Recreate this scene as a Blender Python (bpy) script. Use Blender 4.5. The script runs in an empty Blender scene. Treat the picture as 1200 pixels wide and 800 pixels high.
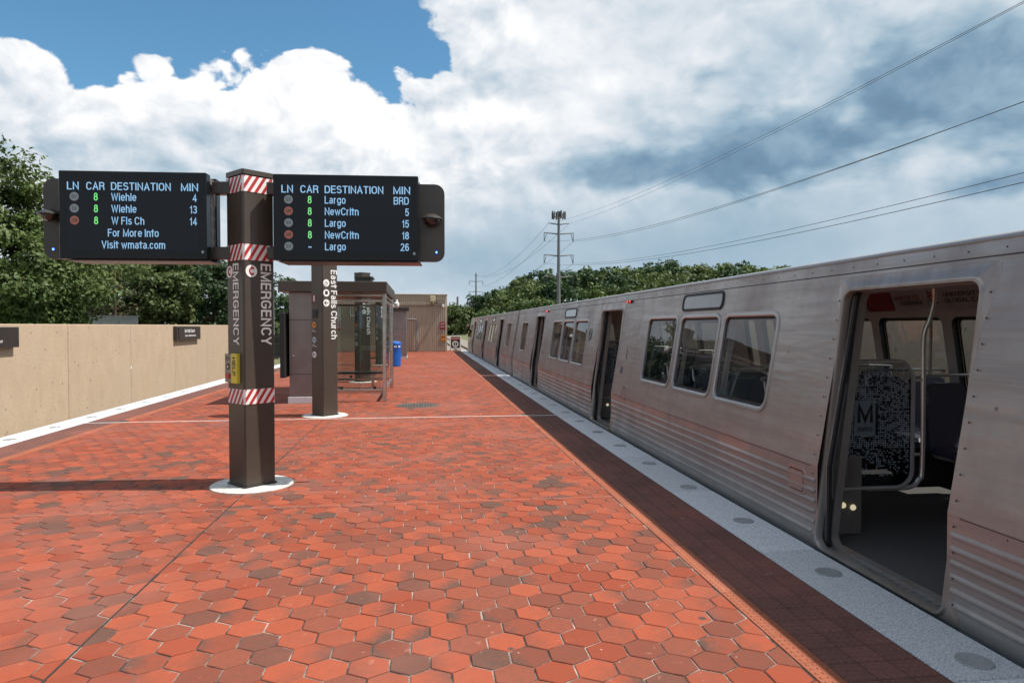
import bpy, math, random
import numpy as np
from mathutils import Vector, Matrix
R = math.radians
rng = random.Random(7)
S = bpy.context.scene
COL = S.collection

# ------------------------------------------------------------------ camera
YAW = R(7.41)
cam_d = bpy.data.cameras.new('camera'); cam = bpy.data.objects.new('camera', cam_d); COL.objects.link(cam)
cam_d.lens = 24; cam_d.sensor_width = 36
cam_d.clip_start = 0.05; cam_d.clip_end = 6000
cam.location = (0, 0, 1.65); cam.rotation_euler = (R(90-1.29), 0, -YAW)
S.camera = cam

# ------------------------------------------------------------------ sun, exposure
SUN_EL, SUN_AZ = R(59), R(96.5)          # azimuth clockwise from +Y (the platform axis)
sdir = Vector((math.cos(SUN_EL)*math.sin(SUN_AZ), math.cos(SUN_EL)*math.cos(SUN_AZ), math.sin(SUN_EL)))
sl = bpy.data.lights.new('sun', 'SUN'); sl.energy = 4.6; sl.angle = R(0.55); sl.color = (1.0, 0.95, 0.87)
so = bpy.data.objects.new('sun', sl); COL.objects.link(so)
so.rotation_euler = (-sdir).to_track_quat('-Z', 'Y').to_euler()
S.view_settings.view_transform = 'Standard'; S.view_settings.look = 'None'
S.view_settings.gamma = 1; S.view_settings.exposure = 0.40; S.view_settings.use_curve_mapping = False
S.render.engine = 'CYCLES'
S.cycles.use_denoising = True; S.cycles.use_adaptive_sampling = True; S.cycles.adaptive_threshold = .015
S.cycles.max_bounces = 6; S.cycles.transparent_max_bounces = 12
S.cycles.caustics_reflective = False; S.cycles.caustics_refractive = False

# ------------------------------------------------------------------ sky with clouds
W = bpy.data.worlds.new('World'); S.world = W; W.use_nodes = True
wt = W.node_tree; wt.nodes.clear()
def wnode(t): return wt.nodes.new(t)
def setin(sock, v):
    if isinstance(v, (int, float)): sock.default_value = v
    elif isinstance(v, tuple): sock.default_value = v
    else: wt.links.new(v, sock)
def M(op, a, b=None, c=None, clamp=False):
    n = wnode('ShaderNodeMath'); n.operation = op; n.use_clamp = clamp
    setin(n.inputs[0], a)
    if b is not None: setin(n.inputs[1], b)
    if c is not None: setin(n.inputs[2], c)
    return n.outputs[0]
def sstep(x, lo, hi):
    n = wnode('ShaderNodeMapRange'); n.interpolation_type = 'SMOOTHSTEP'
    setin(n.inputs[0], x); n.inputs[1].default_value = lo; n.inputs[2].default_value = hi
    return n.outputs[0]
def VM(op, a, b):
    n = wnode('ShaderNodeVectorMath'); n.operation = op
    setin(n.inputs[0], a); setin(n.inputs[1], b); return n.outputs[0]
def noise(vec, scale, detail=8, rough=0.55, dist=0.0):
    n = wnode('ShaderNodeTexNoise'); n.inputs['Scale'].default_value = scale
    n.inputs['Detail'].default_value = detail; n.inputs['Roughness'].default_value = rough
    n.inputs['Distortion'].default_value = dist
    wt.links.new(vec, n.inputs['Vector']); return n.outputs['Fac']
sky = wnode('ShaderNodeTexSky'); sky.sky_type = 'NISHITA'; sky.sun_disc = False
sky.sun_elevation = SUN_EL; sky.sun_rotation = SUN_AZ
sky.air_density = 1.0; sky.dust_density = 0.2; sky.ozone_density = 1.4
tc = wnode('ShaderNodeTexCoord'); D = tc.outputs['Generated']
sep = wnode('ShaderNodeSeparateXYZ'); wt.links.new(D, sep.inputs[0])
DEG = 180/math.pi
az = M('MULTIPLY', M('ARCTAN2', sep.outputs[0], sep.outputs[1]), DEG)
el = M('MULTIPLY', M('ARCSINE', sep.outputs[2]), DEG)
P = VM('MULTIPLY', D, (1, 1, 1.35))
warp = wnode('ShaderNodeTexNoise'); warp.inputs['Scale'].default_value = 9; warp.inputs['Detail'].default_value = 2
wt.links.new(P, warp.inputs['Vector'])
Pw = VM('ADD', P, VM('MULTIPLY', VM('SUBTRACT', warp.outputs['Color'], (.5, .5, .5)), (.06, .06, .05)))
n1 = noise(Pw, 11.0, 6, 0.56)                                     # cauliflower detail
n1s = noise(VM('ADD', Pw, (0.010, 0.0, 0.022)), 11.0, 4, 0.5)      # the same, a step towards the sun
vor = wnode('ShaderNodeTexVoronoi'); vor.feature = 'F1'; vor.inputs['Scale'].default_value = 17; vor.inputs['Detail'].default_value = 2
vor.inputs['Roughness'].default_value = .5; vor.normalize = True
Pv = VM('ADD', P, VM('MULTIPLY', VM('SUBTRACT', warp.outputs['Color'], (.5, .5, .5)), (.03, .03, .03)))
wt.links.new(Pv, vor.inputs['Vector']); puff = M('SUBTRACT', .40, vor.outputs['Distance'])   # rounded heaps
n2 = noise(VM('ADD', P, (3.1, 1.7, 0.4)), 4.0, 3, 0.5)             # big masses
n3 = noise(VM('MULTIPLY', VM('ADD', Pw, (.7, 0, 0)), (1, 1, 1.9)), 5.5, 5, 0.55)   # layered sheets
def blob(a, e, sa, se, amp):
    u = M('MULTIPLY', M('SUBTRACT', az, a), 1/sa); v = M('MULTIPLY', M('SUBTRACT', el, e), 1/se)
    r2 = M('ADD', M('MULTIPLY', u, u), M('MULTIPLY', v, v))
    return M('MULTIPLY', M('EXPONENT', M('MULTIPLY', r2, -1)), amp)
def total(*xs):
    t = xs[0]
    for x in xs[1:]: t = M('ADD', t, x)
    return t
# where the layer breaks open: a gap over the left of the platform
open_el = M('MULTIPLY', M('SUBTRACT', el, 17.9), 1/4.2)
open_az = M('MULTIPLY', M('SUBTRACT', M('MULTIPLY_ADD', el, -.75, 19.6), az), 1/4.0)
gap = M('MINIMUM', M('MINIMUM', open_el, open_az), 1.0)
gap = M('MINIMUM', gap, M('MULTIPLY', M('SUBTRACT', 50.0, el), 1/10.0))
gap = total(gap, blob(-10.3, 19.8, 4.2, 2.6, -0.85), blob(-30.0, 16.5, 4, 2.0, -0.15), blob(-29, 21.5, 5, 2.5, 0.35), blob(-20, 19.0, 4, .8, -0.25), blob(5.0, 18.5, 5, 2.6, -0.9))
gap = M('MAXIMUM', gap, -1.2)
cover = total(M('MULTIPLY', gap, -1), M('MULTIPLY', M('SUBTRACT', n1, .5), 1.5), M('MULTIPLY', M('SUBTRACT', n2, .5), 0.8), M('MULTIPLY', puff, 1.6))
alpha = sstep(cover, -0.02, 0.13)
emb = M('SUBTRACT', n1, n1s)
# soft veil low down, firm cloud texture higher up
firm = sstep(el, 6.0, 12.0)
tex = total(M('MULTIPLY', emb, 1.2), M('MULTIPLY', M('SUBTRACT', n3, .5), .50), M('MULTIPLY', puff, .38))
tex = M('MULTIPLY', tex, M('MULTIPLY_ADD', firm, .75, .25))
tex = M('MULTIPLY', tex, M('MULTIPLY_ADD', sstep(az, 3, 13), -.50, 1.0))     # the bank on the right is smoother
band = total(blob(15, 12.6, 7, 1.8, 1.0), blob(28, 13.4, 9, 2.4, 1.15), blob(42, 17.5, 8, 4.5, 1.1), blob(36, 14.5, 9, 4, .45), blob(24, 17.5, 5, 3, .3), blob(18, 16.5, 4, 2.0, .45), blob(42, 9.6, 5, 1.2, .8))
band = sstep(total(band, M('MULTIPLY', M('SUBTRACT', n3, .5), 2.0), M('MULTIPLY', M('SUBTRACT', n1, .5), 1.0), M('MULTIPLY', puff, -.7)), .25, 1.0)
bright = total(0.72,
    blob(-9.5, 18.5, 7, 3.4, .36), blob(-22, 17, 9, 2.2, .28), blob(-1, 15.5, 9, 3.4, .22),
    blob(8, 23, 8, 6, .13), blob(14, 18.5, 3.5, 2.0, .16), blob(0, 10.5, 12, 2.0, .08),
    blob(-20, 11.5, 10, 2.6, -.06), blob(3, 6, 9, 4, -.20),
    blob(24, 6.0, 17, 5.0, -.27), blob(32, 21, 10, 5, -.10), blob(44, 6, 8, 4, -.08),
    M('MULTIPLY', band, -.42), tex, M('MULTIPLY', M('SUBTRACT', n2, .5), .22))
ramp = wnode('ShaderNodeValToRGB'); wt.links.new(bright, ramp.inputs[0])
cr = ramp.color_ramp
stops = [(0.0, (.13, .22, .33)), (.22, (.18, .30, .43)), (.42, (.33, .47, .59)), (.60, (.51, .62, .71)), (.78, (.75, .80, .86)), (1.0, (1.03, 1.03, 1.03))]
cr.elements[0].position = stops[0][0]; cr.elements[0].color = (*stops[0][1], 1)
cr.elements[1].position = 1.0; cr.elements[1].color = (*stops[-1][1], 1)
for p_, c_ in stops[1:-1]:
    e_ = cr.elements.new(p_); e_.color = (*c_, 1)
SKY_STRENGTH = 0.10
W.cycles.sampling_method = 'MANUAL'; W.cycles.sample_map_resolution = 512
cl = VM('MULTIPLY', ramp.outputs[0], (0.76/SKY_STRENGTH,)*3)
mixc = wnode('ShaderNodeMix'); mixc.data_type = 'RGBA'
wt.links.new(alpha, mixc.inputs[0])
wt.links.new(VM('MULTIPLY', sky.outputs[0], (.66, 1.0, 1.05)), mixc.inputs[6]); wt.links.new(cl, mixc.inputs[7])
bg = wnode('ShaderNodeBackground'); bg.inputs[1].default_value = SKY_STRENGTH
wt.links.new(mixc.outputs[2], bg.inputs[0])
wo = wnode('ShaderNodeOutputWorld'); wt.links.new(bg.outputs[0], wo.inputs[0])

# ================================================================== helpers
class MB:
    """collects vertices and faces, then links them as ONE mesh object"""
    def __init__(s): s.v = []; s.f = []; s.tint = None
    def add(s, vs, fs):
        o = len(s.v); s.v += [tuple(p) for p in vs]; s.f += [tuple(i+o for i in f) for f in fs]; return s
    def box(s, x0, x1, y0, y1, z0, z1, b=0.0):
        if b <= 0:
            return s.add([(x0,y0,z0),(x1,y0,z0),(x1,y1,z0),(x0,y1,z0),(x0,y0,z1),(x1,y0,z1),(x1,y1,z1),(x0,y1,z1)],
                [(0,3,2,1),(4,5,6,7),(0,1,5,4),(1,2,6,5),(2,3,7,6),(3,0,4,7)])
        b = min(b, (x1-x0)*.49, (y1-y0)*.49, (z1-z0)*.49)
        c = [(x0+x1)/2, (y0+y1)/2, (z0+z1)/2]; h = [(x1-x0)/2, (y1-y0)/2, (z1-z0)/2]
        vs = []; idx = {}
        for sx in (-1,1):
            for sy in (-1,1):
                for sz in (-1,1):
                    for k in range(3):
                        sg = (sx,sy,sz)
                        p = [c[i]+sg[i]*(h[i]-(0 if i == k else b)) for i in range(3)]
                        idx[(sx,sy,sz,k)] = len(vs); vs.append(p)
        fs = []
        for k in range(3):
            a, d = [i for i in range(3) if i != k]
            for sg in (-1,1):
                q = []
                for (p_, r_) in ((-1,-1),(1,-1),(1,1),(-1,1)):
                    t = [0,0,0]; t[k] = sg; t[a] = p_; t[d] = r_; q.append(idx[(*t, k)])
                fs.append(q if (sg > 0) == (k != 1) else q[::-1])
        for k in range(3):
            a, d = [i for i in range(3) if i != k]
            for p_ in (-1,1):
                for r_ in (-1,1):
                    t0 = [0,0,0]; t0[k] = -1; t0[a] = p_; t0[d] = r_
                    t1 = list(t0); t1[k] = 1
                    q = [idx[(*t0,a)], idx[(*t1,a)], idx[(*t1,d)], idx[(*t0,d)]]
                    fs.append(q)
        for sx in (-1,1):
            for sy in (-1,1):
                for sz in (-1,1):
                    fs.append([idx[(sx,sy,sz,k)] for k in range(3)])
        o = len(s.v); s.add(vs, [])
        cc = Vector(c)
        for q in fs:
            pts = [Vector(vs[i]) for i in q]
            nrm = (pts[1]-pts[0]).cross(pts[2]-pts[0]); ctr = sum(pts, Vector())/len(pts)
            if nrm.dot(ctr-cc) < 0: q = q[::-1]
            s.f.append(tuple(i+o for i in q))
        return s
    def tube(s, path, r, n=8, cap=True):
        path = [Vector(p) for p in path]; rs = r if isinstance(r, (list, tuple)) else [r]*len(path)
        prev = None; rings = []
        for i, p in enumerate(path):
            t = (path[min(i+1, len(path)-1)] - path[max(i-1, 0)]).normalized()
            if prev is None:
                a = Vector((0,0,1)) if abs(t.z) < .9 else Vector((1,0,0))
                u = t.cross(a).normalized()
            else:
                u = (prev - t*prev.dot(t)).normalized()
            prev = u; w = t.cross(u)
            rings.append([p + (u*math.cos(2*math.pi*k/n) + w*math.sin(2*math.pi*k/n))*rs[i] for k in range(n)])
        vs = [q for ring in rings for q in ring]; fs = []
        for i in range(len(path)-1):
            for k in range(n):
                k2 = (k+1) % n
                fs.append((i*n+k, i*n+k2, (i+1)*n+k2, (i+1)*n+k))
        if cap:
            fs.append(tuple(range(n))[::-1]); fs.append(tuple((len(path)-1)*n+k for k in range(n)))
        return s.add(vs, fs)
    def bend(s, path, r, n=8, per=5):
        p = [Vector(q) for q in path]; out = []
        for i in range(len(p)-1):
            a, b_, c, d = p[max(0, i-1)], p[i], p[i+1], p[min(len(p)-1, i+2)]
            for k in range(per):
                t = k/per; out.append(.5*((2*b_)+(c-a)*t+(2*a-5*b_+4*c-d)*t*t+(3*b_-a-3*c+d)*t**3))
        out.append(p[-1]); return s.tube(out, r, n)
    def lathe(s, prof, c=(0,0,0), n=24, axis='Z'):
        vs = []; fs = []
        for (r, h) in prof:
            for k in range(n):
                a = 2*math.pi*k/n; x, y = r*math.cos(a), r*math.sin(a)
                if axis == 'Z': p = (x, y, h)
                elif axis == 'Y': p = (x, h, y)
                else: p = (h, x, y)
                vs.append((c[0]+p[0], c[1]+p[1], c[2]+p[2]))
        for i in range(len(prof)-1):
            for k in range(n):
                k2 = (k+1) % n
                fs.append((i*n+k, i*n+k2, (i+1)*n+k2, (i+1)*n+k))
        if prof[0][0] > 1e-6: fs.append(tuple(range(n))[::-1])
        if prof[-1][0] > 1e-6: fs.append(tuple((len(prof)-1)*n+k for k in range(n)))
        return s.add(vs, fs)
    def prism(s, poly, z0, z1):
        n = len(poly)
        vs = [(x,y,z0) for x,y in poly] + [(x,y,z1) for x,y in poly]
        return s.add(vs, [tuple(range(n))[::-1], tuple(range(n,2*n))] + [(i,(i+1)%n,n+(i+1)%n,n+i) for i in range(n)])
    def plate(s, poly3, nrm, t):
        """flat polygon in space given a thickness t along nrm"""
        n = len(poly3); nv = Vector(nrm)*t
        vs = [Vector(p) for p in poly3] + [Vector(p)+nv for p in poly3]
        return s.add(vs, [tuple(range(n))[::-1], tuple(range(n,2*n))] + [(i,(i+1)%n,n+(i+1)%n,n+i) for i in range(n)])
    def loops(s, ls, close=True):
        n = len(ls[0]); vs = [p for l in ls for p in l]; fs = []
        for i in range(len(ls)-1):
            for k in range(n if close else n-1):
                k2 = (k+1) % n
                fs.append((i*n+k, i*n+k2, (i+1)*n+k2, (i+1)*n+k))
        return s.add(vs, fs)
    def build(s, name, mat, parent=None, smooth=False, fix=False):
        me = bpy.data.meshes.new(name)
        me.from_pydata(s.v, [], s.f)
        if fix:
            import bmesh
            bm = bmesh.new(); bm.from_mesh(me); bmesh.ops.recalc_face_normals(bm, faces=bm.faces); bm.to_mesh(me); bm.free()
        if s.tint is not None:
            at = me.color_attributes.new('tint', 'FLOAT_COLOR', 'POINT')
            at.data.foreach_set('color', np.asarray(s.tint, dtype=np.float32).ravel())
        me.materials.append(mat)
        if smooth:
            me.shade_smooth()
            if smooth != 'all': me.set_sharp_from_angle(angle=R(35))
        me.update()
        return link(name, me, parent)
def link(name, me, parent=None):
    o = bpy.data.objects.new(name, me); COL.objects.link(o)
    if parent: o.parent = parent
    return o
def tag(o, label=None, cat=None, group=None, kind=None):
    if label: o['label'] = label
    if cat: o['category'] = cat
    if group: o['group'] = group
    if kind: o['kind'] = kind
    return o
def thing(name, label, cat, loc=(0,0,0), rz=0, group=None):
    o = bpy.data.objects.new(name, None); COL.objects.link(o); o.location = loc; o.rotation_euler = (0,0,rz)
    o.empty_display_size = .1
    return tag(o, label, cat, group)
def copy_tree(o, parent=None):
    c = o.copy(); COL.objects.link(c); c.parent = parent
    for ch in list(o.children): copy_tree(ch, c)
    return c
_tc = {}
def EA(cx, cy, rx, ry, a0, a1, n=None):
    n = n or max(3, int(abs(a1-a0)/18)); return [(cx+rx*math.cos(R(a0+(a1-a0)*k/n)), cy+ry*math.sin(R(a0+(a1-a0)*k/n))) for k in range(n+1)]
XH = .73
_o = EA(.5,XH-.27,.5,.27,90,180)+EA(.5,.27,.5,.27,180,360)+EA(.5,XH-.27,.5,.27,0,90)
_sar = [(0,XH)], None
GL = {   # letter: (width, strokes in a unit box)
 'A': (.70, [[(0,0),(.5,1),(1,0)],[(.17,.32),(.83,.32)]]),
 'B': (.66, [[(.65,.53),(0,.53),(0,1)]+EA(.65,.765,.33,.235,90,-90),[(0,.53),(0,0)]+EA(.66,.265,.34,.265,-90,90)+[(.5,.53)]]),
 'C': (.68, [EA(.5,.68,.5,.32,15,180)+EA(.5,.32,.5,.32,180,345)]),
 'D': (.68, [[(0,0),(0,1)]+EA(.52,.62,.48,.38,90,0)+EA(.52,.38,.48,.38,0,-90)+[(0,0),(0,.1)]]),
 'E': (.58, [[(1,1),(0,1),(0,0),(1,0)],[(0,.53),(.92,.53)]]),
 'F': (.55, [[(1,1),(0,1),(0,0)],[(0,.52),(.88,.52)]]),
 'G': (.70, [EA(.5,.68,.5,.32,18,180)+EA(.5,.32,.5,.32,180,360)+[(1,.46),(.55,.46)]]),
 'H': (.68, [[(0,0),(0,1)],[(1,0),(1,1)],[(0,.53),(1,.53)]]),
 'I': (.15, [[(.5,0),(.5,1)]]),
 'J': (.52, [[(1,1),(1,.30)]+EA(.5,.30,.5,.30,0,-180)]),
 'K': (.68, [[(0,0),(0,1)],[(1,1),(.02,.38)],[(.30,.58),(1,0)]]),
 'L': (.55, [[(0,1),(0,0),(1,0)]]),
 'M': (.80, [[(0,0),(0,1),(.5,.05),(1,1),(1,0)]]),
 'N': (.68, [[(0,0),(0,1),(1,0),(1,1)]]),
 'O': (.70, [EA(.5,.66,.5,.34,90,180)+EA(.5,.34,.5,.34,180,360)+EA(.5,.66,.5,.34,0,92)]),
 'P': (.62, [[(0,0),(0,1)]+EA(.62,.74,.38,.26,90,-90)+[(0,.48)]]),
 'Q': (.70, [EA(.5,.66,.5,.34,90,180)+EA(.5,.34,.5,.34,180,360)+EA(.5,.66,.5,.34,0,92),[(.6,.25),(1,-.05)]]),
 'R': (.66, [[(0,0),(0,1)]+EA(.62,.755,.36,.245,90,-90)+[(0,.51)],[(.62,.51),(.92,.38),(1,0)]]),
 'S': (.64, [EA(.5,.745,.46,.255,15,225)+EA(.5,.265,.5,.265,58,-165)]),
 'T': (.62, [[(0,1),(1,1)],[(.5,1),(.5,0)]]),
 'U': (.68, [[(0,1),(0,.32)]+EA(.5,.32,.5,.32,180,360)+[(1,1)]]),
 'V': (.68, [[(0,1),(.5,0),(1,1)]]),
 'W': (.96, [[(0,1),(.25,0),(.5,.97),(.75,0),(1,1)]]),
 'X': (.66, [[(0,0),(1,1)],[(0,1),(1,0)]]),
 'Y': (.66, [[(0,1),(.5,.42),(1,1)],[(.5,.42),(.5,0)]]),
 'Z': (.62, [[(0,1),(1,1),(0,0),(1,0)]]),
 'a': (.54, [EA(.48,XH-.19,.44,.19,160,0)+[(.92,.14),(1,0)],[(.92,.42),(.4,.40)]+EA(.36,.20,.36,.20,90,270)+EA(.5,.20,.42,.20,270,350)]),
 'b': (.56, [[(0,0),(0,1)],EA(.5,XH-.25,.5,.25,180,0)+EA(.5,.25,.5,.25,0,-180)]),
 'c': (.52, [EA(.5,XH-.26,.5,.26,20,180)+EA(.5,.26,.5,.26,180,340)]),
 'd': (.56, [[(1,0),(1,1)],EA(.5,XH-.25,.5,.25,0,180)+EA(.5,.25,.5,.25,180,360)]),
 'e': (.55, [[(.02,.37),(1,.37)]+EA(.5,XH-.28,.5,.28,0,180)+EA(.5,.26,.5,.26,180,335)]),
 'f': (.34, [[(.45,0),(.45,.80)]+EA(.95,.80,.5,.20,180,90),[(-.40,XH),(1.2,XH)]]),
 'g': (.56, [EA(.5,XH-.25,.5,.25,0,180)+EA(.5,.27,.5,.24,180,360),[(1,XH),(1,-.08)]+EA(.5,-.06,.5,.20,0,-165)]),
 'h': (.54, [[(0,0),(0,1)],EA(.5,XH-.25,.5,.25,180,0)+[(1,0)]]),
 'i': (.15, [[(.5,0),(.5,XH)],[(.5,.89),(.5,1.06)]]),
 'j': (.22, [[(1,XH),(1,-.15),(.2,-.25)],[(1,.89),(1,1.06)]]),
 'k': (.54, [[(0,0),(0,1)],[(.95,XH),(.02,.28)],[(.35,.44),(1,0)]]),
 'l': (.15, [[(.5,0),(.5,1)]]),
 'm': (.86, [[(0,0),(0,XH)],EA(.25,XH-.2,.25,.2,180,0)+[(.5,0)],EA(.75,XH-.2,.25,.2,180,0)+[(1,0)]]),
 'n': (.54, [[(0,0),(0,XH)],EA(.5,XH-.25,.5,.25,180,0)+[(1,0)]]),
 'o': (.56, [_o]),
 'p': (.56, [[(0,-.28),(0,XH)],EA(.5,XH-.25,.5,.25,180,0)+EA(.5,.25,.5,.25,0,-180)]),
 'r': (.36, [[(0,0),(0,XH)],EA(.8,XH-.32,.8,.32,175,85)]),
 's': (.52, [EA(.5,XH-.18,.44,.18,18,235)+EA(.5,.19,.5,.19,60,-165)]),
 't': (.36, [[(.35,.95),(.35,.2)]+EA(.9,.18,.55,.18,180,265),[(-.40,XH),(1.25,XH)]]),
 'u': (.54, [[(1,0),(1,XH)],[(0,XH),(0,.25)]+EA(.5,.25,.5,.25,180,360)]),
 'v': (.54, [[(0,XH),(.5,0),(1,XH)]]),
 'w': (.80, [[(0,XH),(.26,0),(.5,XH-.04),(.74,0),(1,XH)]]),
 'y': (.54, [[(0,XH),(.5,.02)],[(1,XH),(.42,-.22),(.12,-.26)]]),
 '0': (.56, [EA(.5,.68,.5,.32,90,180)+EA(.5,.32,.5,.32,180,360)+EA(.5,.68,.5,.32,0,92)]),
 '1': (.36, [[(0,.74),(.5,.80),(.9,1),(.9,0)]]),
 '2': (.56, [EA(.5,.72,.48,.28,165,-25)+[(0,.0),(1,0)]]),
 '3': (.56, [EA(.48,.75,.44,.25,160,-90),[(.35,.5)]+EA(.48,.26,.5,.26,80,-165)]),
 '4': (.58, [[(1,.26),(0,.26),(.72,1),(.72,0)]]),
 '5': (.56, [[(.94,1),(.16,1),(.06,.50)]+EA(.5,.33,.5,.33,125,-160)]),
 '6': (.56, [EA(.5,.70,.48,.30,25,180)+[(0,.33)]+EA(.5,.30,.5,.30,180,360)+EA(.5,.30,.5,.30,0,170)]),
 '8': (.56, [EA(.5,.76,.42,.24,-90,270),EA(.5,.27,.5,.27,90,450)]),
 '9': (.56, [EA(.5,.30,.48,.30,-155,0)+[(1,.67)]+EA(.5,.70,.5,.30,0,360)]),
 '-': (.40, [[(-.15,.40),(1.15,.40)]]), '.': (.15, [[(.5,-.07),(.5,.09)]]), '!': (.15, [[(.5,.3),(.5,1)],[(.5,-.07),(.5,.10)]]), '/': (.42, [[(0,0),(1,1)]]),
}
def ribbon(pts, w):
    """polyline widened to a mitred band"""
    n = len(pts); L = []; Rr = []
    for i in range(n):
        d0 = Vector(pts[i])-Vector(pts[i-1]) if i else None; d1 = Vector(pts[i+1])-Vector(pts[i]) if i < n-1 else None
        if d0 is None: t = d1.normalized(); k = 1
        elif d1 is None: t = d0.normalized(); k = 1
        else:
            a_, b_ = d0.normalized(), d1.normalized(); t = a_+b_
            if t.length < .05: t = b_; k = 1
            else: t.normalize(); k = min(2.6, 1/max(.3, t.dot(b_)))
        nv = Vector((-t.y, t.x))*w*.5*k; p = Vector(pts[i]); L.append(tuple(p+nv)); Rr.append(tuple(p-nv))
    return L, Rr
def glyphs(s, bold=0.0, xs=0.8, font_space=1.0):
    key = (s, bold, xs, font_space)
    if key in _tc: return _tc[key]
    w = .135+bold; vs = []; fs = []; x = 0; gap_ = .105*font_space; word = 0
    for ch in s:
        if ch == ' ': x += .26; word += 1; continue
        wd, strokes = GL[ch]
        for k, st in enumerate(strokes):
            p = []
            for (u, v) in st:
                q = (x+w/2*xs/xs+u*max(.001, wd*xs/.8-w), w/2+v*(1-w))
                if not p or (abs(q[0]-p[-1][0])+abs(q[1]-p[-1][1])) > .004: p.append(q)
            if st[0][0] == st[-1][0] == .5: pass
            # ends reach the full letter height
            for (i, j) in ((0, 1), (-1, -2)):
                d = Vector(p[i])-Vector(p[j]); l = d.length
                if l > .2: p[i] = (p[i][0]+d.x/l*w/2, p[i][1]+d.y/l*w/2)
            L, Rr = ribbon(p, w); o = len(vs); n = len(p)
            vs += [(a, b, k, word) for a, b in L]+[(a, b, k, word) for a, b in Rr]
            fs += [(o+n+i, o+n+i+1, o+i+1, o+i) for i in range(n-1)]
        x += max(wd*xs/.8, w)+gap_
    _tc[key] = (vs, fs); return _tc[key]
def lettering(mb, s, cap, org, right, up, align='L', bold=0.012, xs=0.8, length=None, sp=1.0):
    """writes s with capital height cap; org = baseline start / middle / end"""
    vs, fs = glyphs(s, bold, xs, sp)
    if not vs: return mb
    k = cap
    x0 = min(v[0] for v in vs); x1 = max(v[0] for v in vs)
    kx = k if length is None else length/(x1-x0)
    off = {'L': -x0, 'C': -(x0+x1)/2, 'R': -x1}[align]
    o = Vector(org); r = Vector(right).normalized(); u = Vector(up).normalized()
    nn = r.cross(u)*.0005
    return mb.add([o + r*((v[0]+off)*kx) + u*(v[1]*k) + nn*v[2] for v in vs], fs)
def write(parent, m_, s, *a, **k):
    """lettering with every word an object of its own"""
    mb = MB(); lettering(mb, s, *a, **k); vs, fs = mb.v, mb.f
    src = glyphs(s, a[5] if len(a) > 5 else .012, a[6] if len(a) > 6 else .8)[0]
    for w in sorted(set(v[3] for v in src)):
        ids = [i for i, v in enumerate(src) if v[3] == w]; mp = {i: q for q, i in enumerate(ids)}
        o = MB(); o.v = [vs[i] for i in ids]; o.f = [tuple(mp[i] for i in f) for f in fs if f[0] in mp]; o.build('lettering', m_, parent)
def clip(poly, nx, ny, d):
    """keep the part of a convex polygon with nx*x+ny*y <= d"""
    out = []
    for i in range(len(poly)):
        a, b = poly[i], poly[(i+1) % len(poly)]
        da, db = nx*a[0]+ny*a[1]-d, nx*b[0]+ny*b[1]-d
        if da <= 0: out.append(a)
        if da*db < 0:
            t = da/(da-db); out.append((a[0]+(b[0]-a[0])*t, a[1]+(b[1]-a[1])*t))
    return out
def rr(y0, y1, z0, z1, r, m=0.0, n=5):
    """rounded rectangle outline grown by m, counter-clockwise"""
    y0 -= m; y1 += m; z0 -= m; z1 += m; r = max(r+m, .004); pts = []
    for (cy, cz, a0) in ((y1-r, z0+r, -90), (y1-r, z1-r, 0), (y0+r, z1-r, 90), (y0+r, z0+r, 180)):
        for k in range(n+1):
            a = R(a0+90*k/n); pts.append((cy+r*math.cos(a), cz+r*math.sin(a)))
    return pts

# ================================================================== materials
def newmat(name):
    m = bpy.data.materials.new(name); m.use_nodes = True
    t = m.node_tree; return m, t, t.nodes['Principled BSDF']
def tnode(t, typ, **kw):
    n = t.nodes.new(typ)
    for k, v in kw.items():
        if k in n.inputs: n.inputs[k].default_value = v
        else: setattr(n, k, v)
    return n
def coords(t, scale=(1,1,1), kind='Object'):
    c = t.nodes.new('ShaderNodeTexCoord'); m = t.nodes.new('ShaderNodeMapping'); m.inputs['Scale'].default_value = scale
    t.links.new(c.outputs[kind], m.inputs[0]); return m.outputs[0]
def geo_coords(t, scale=(1,1,1)):
    c = t.nodes.new('ShaderNodeNewGeometry'); m = t.nodes.new('ShaderNodeMapping'); m.inputs['Scale'].default_value = scale
    t.links.new(c.outputs['Position'], m.inputs[0]); return m.outputs[0]
def mixcol(t, fac, a, b):
    n = t.nodes.new('ShaderNodeMix'); n.data_type = 'RGBA'
    for i, v in ((0, fac), (6, a), (7, b)):
        if isinstance(v, (int, float)): n.inputs[i].default_value = v
        elif isinstance(v, tuple): n.inputs[i].default_value = (*v[:3], 1)
        else: t.links.new(v, n.inputs[i])
    return n.outputs[2]
def ramp_of(t, sock, lo, hi):
    n = t.nodes.new('ShaderNodeMapRange'); n.inputs[1].default_value = lo; n.inputs[2].default_value = hi
    t.links.new(sock, n.inputs[0]); return n.outputs[0]
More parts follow.
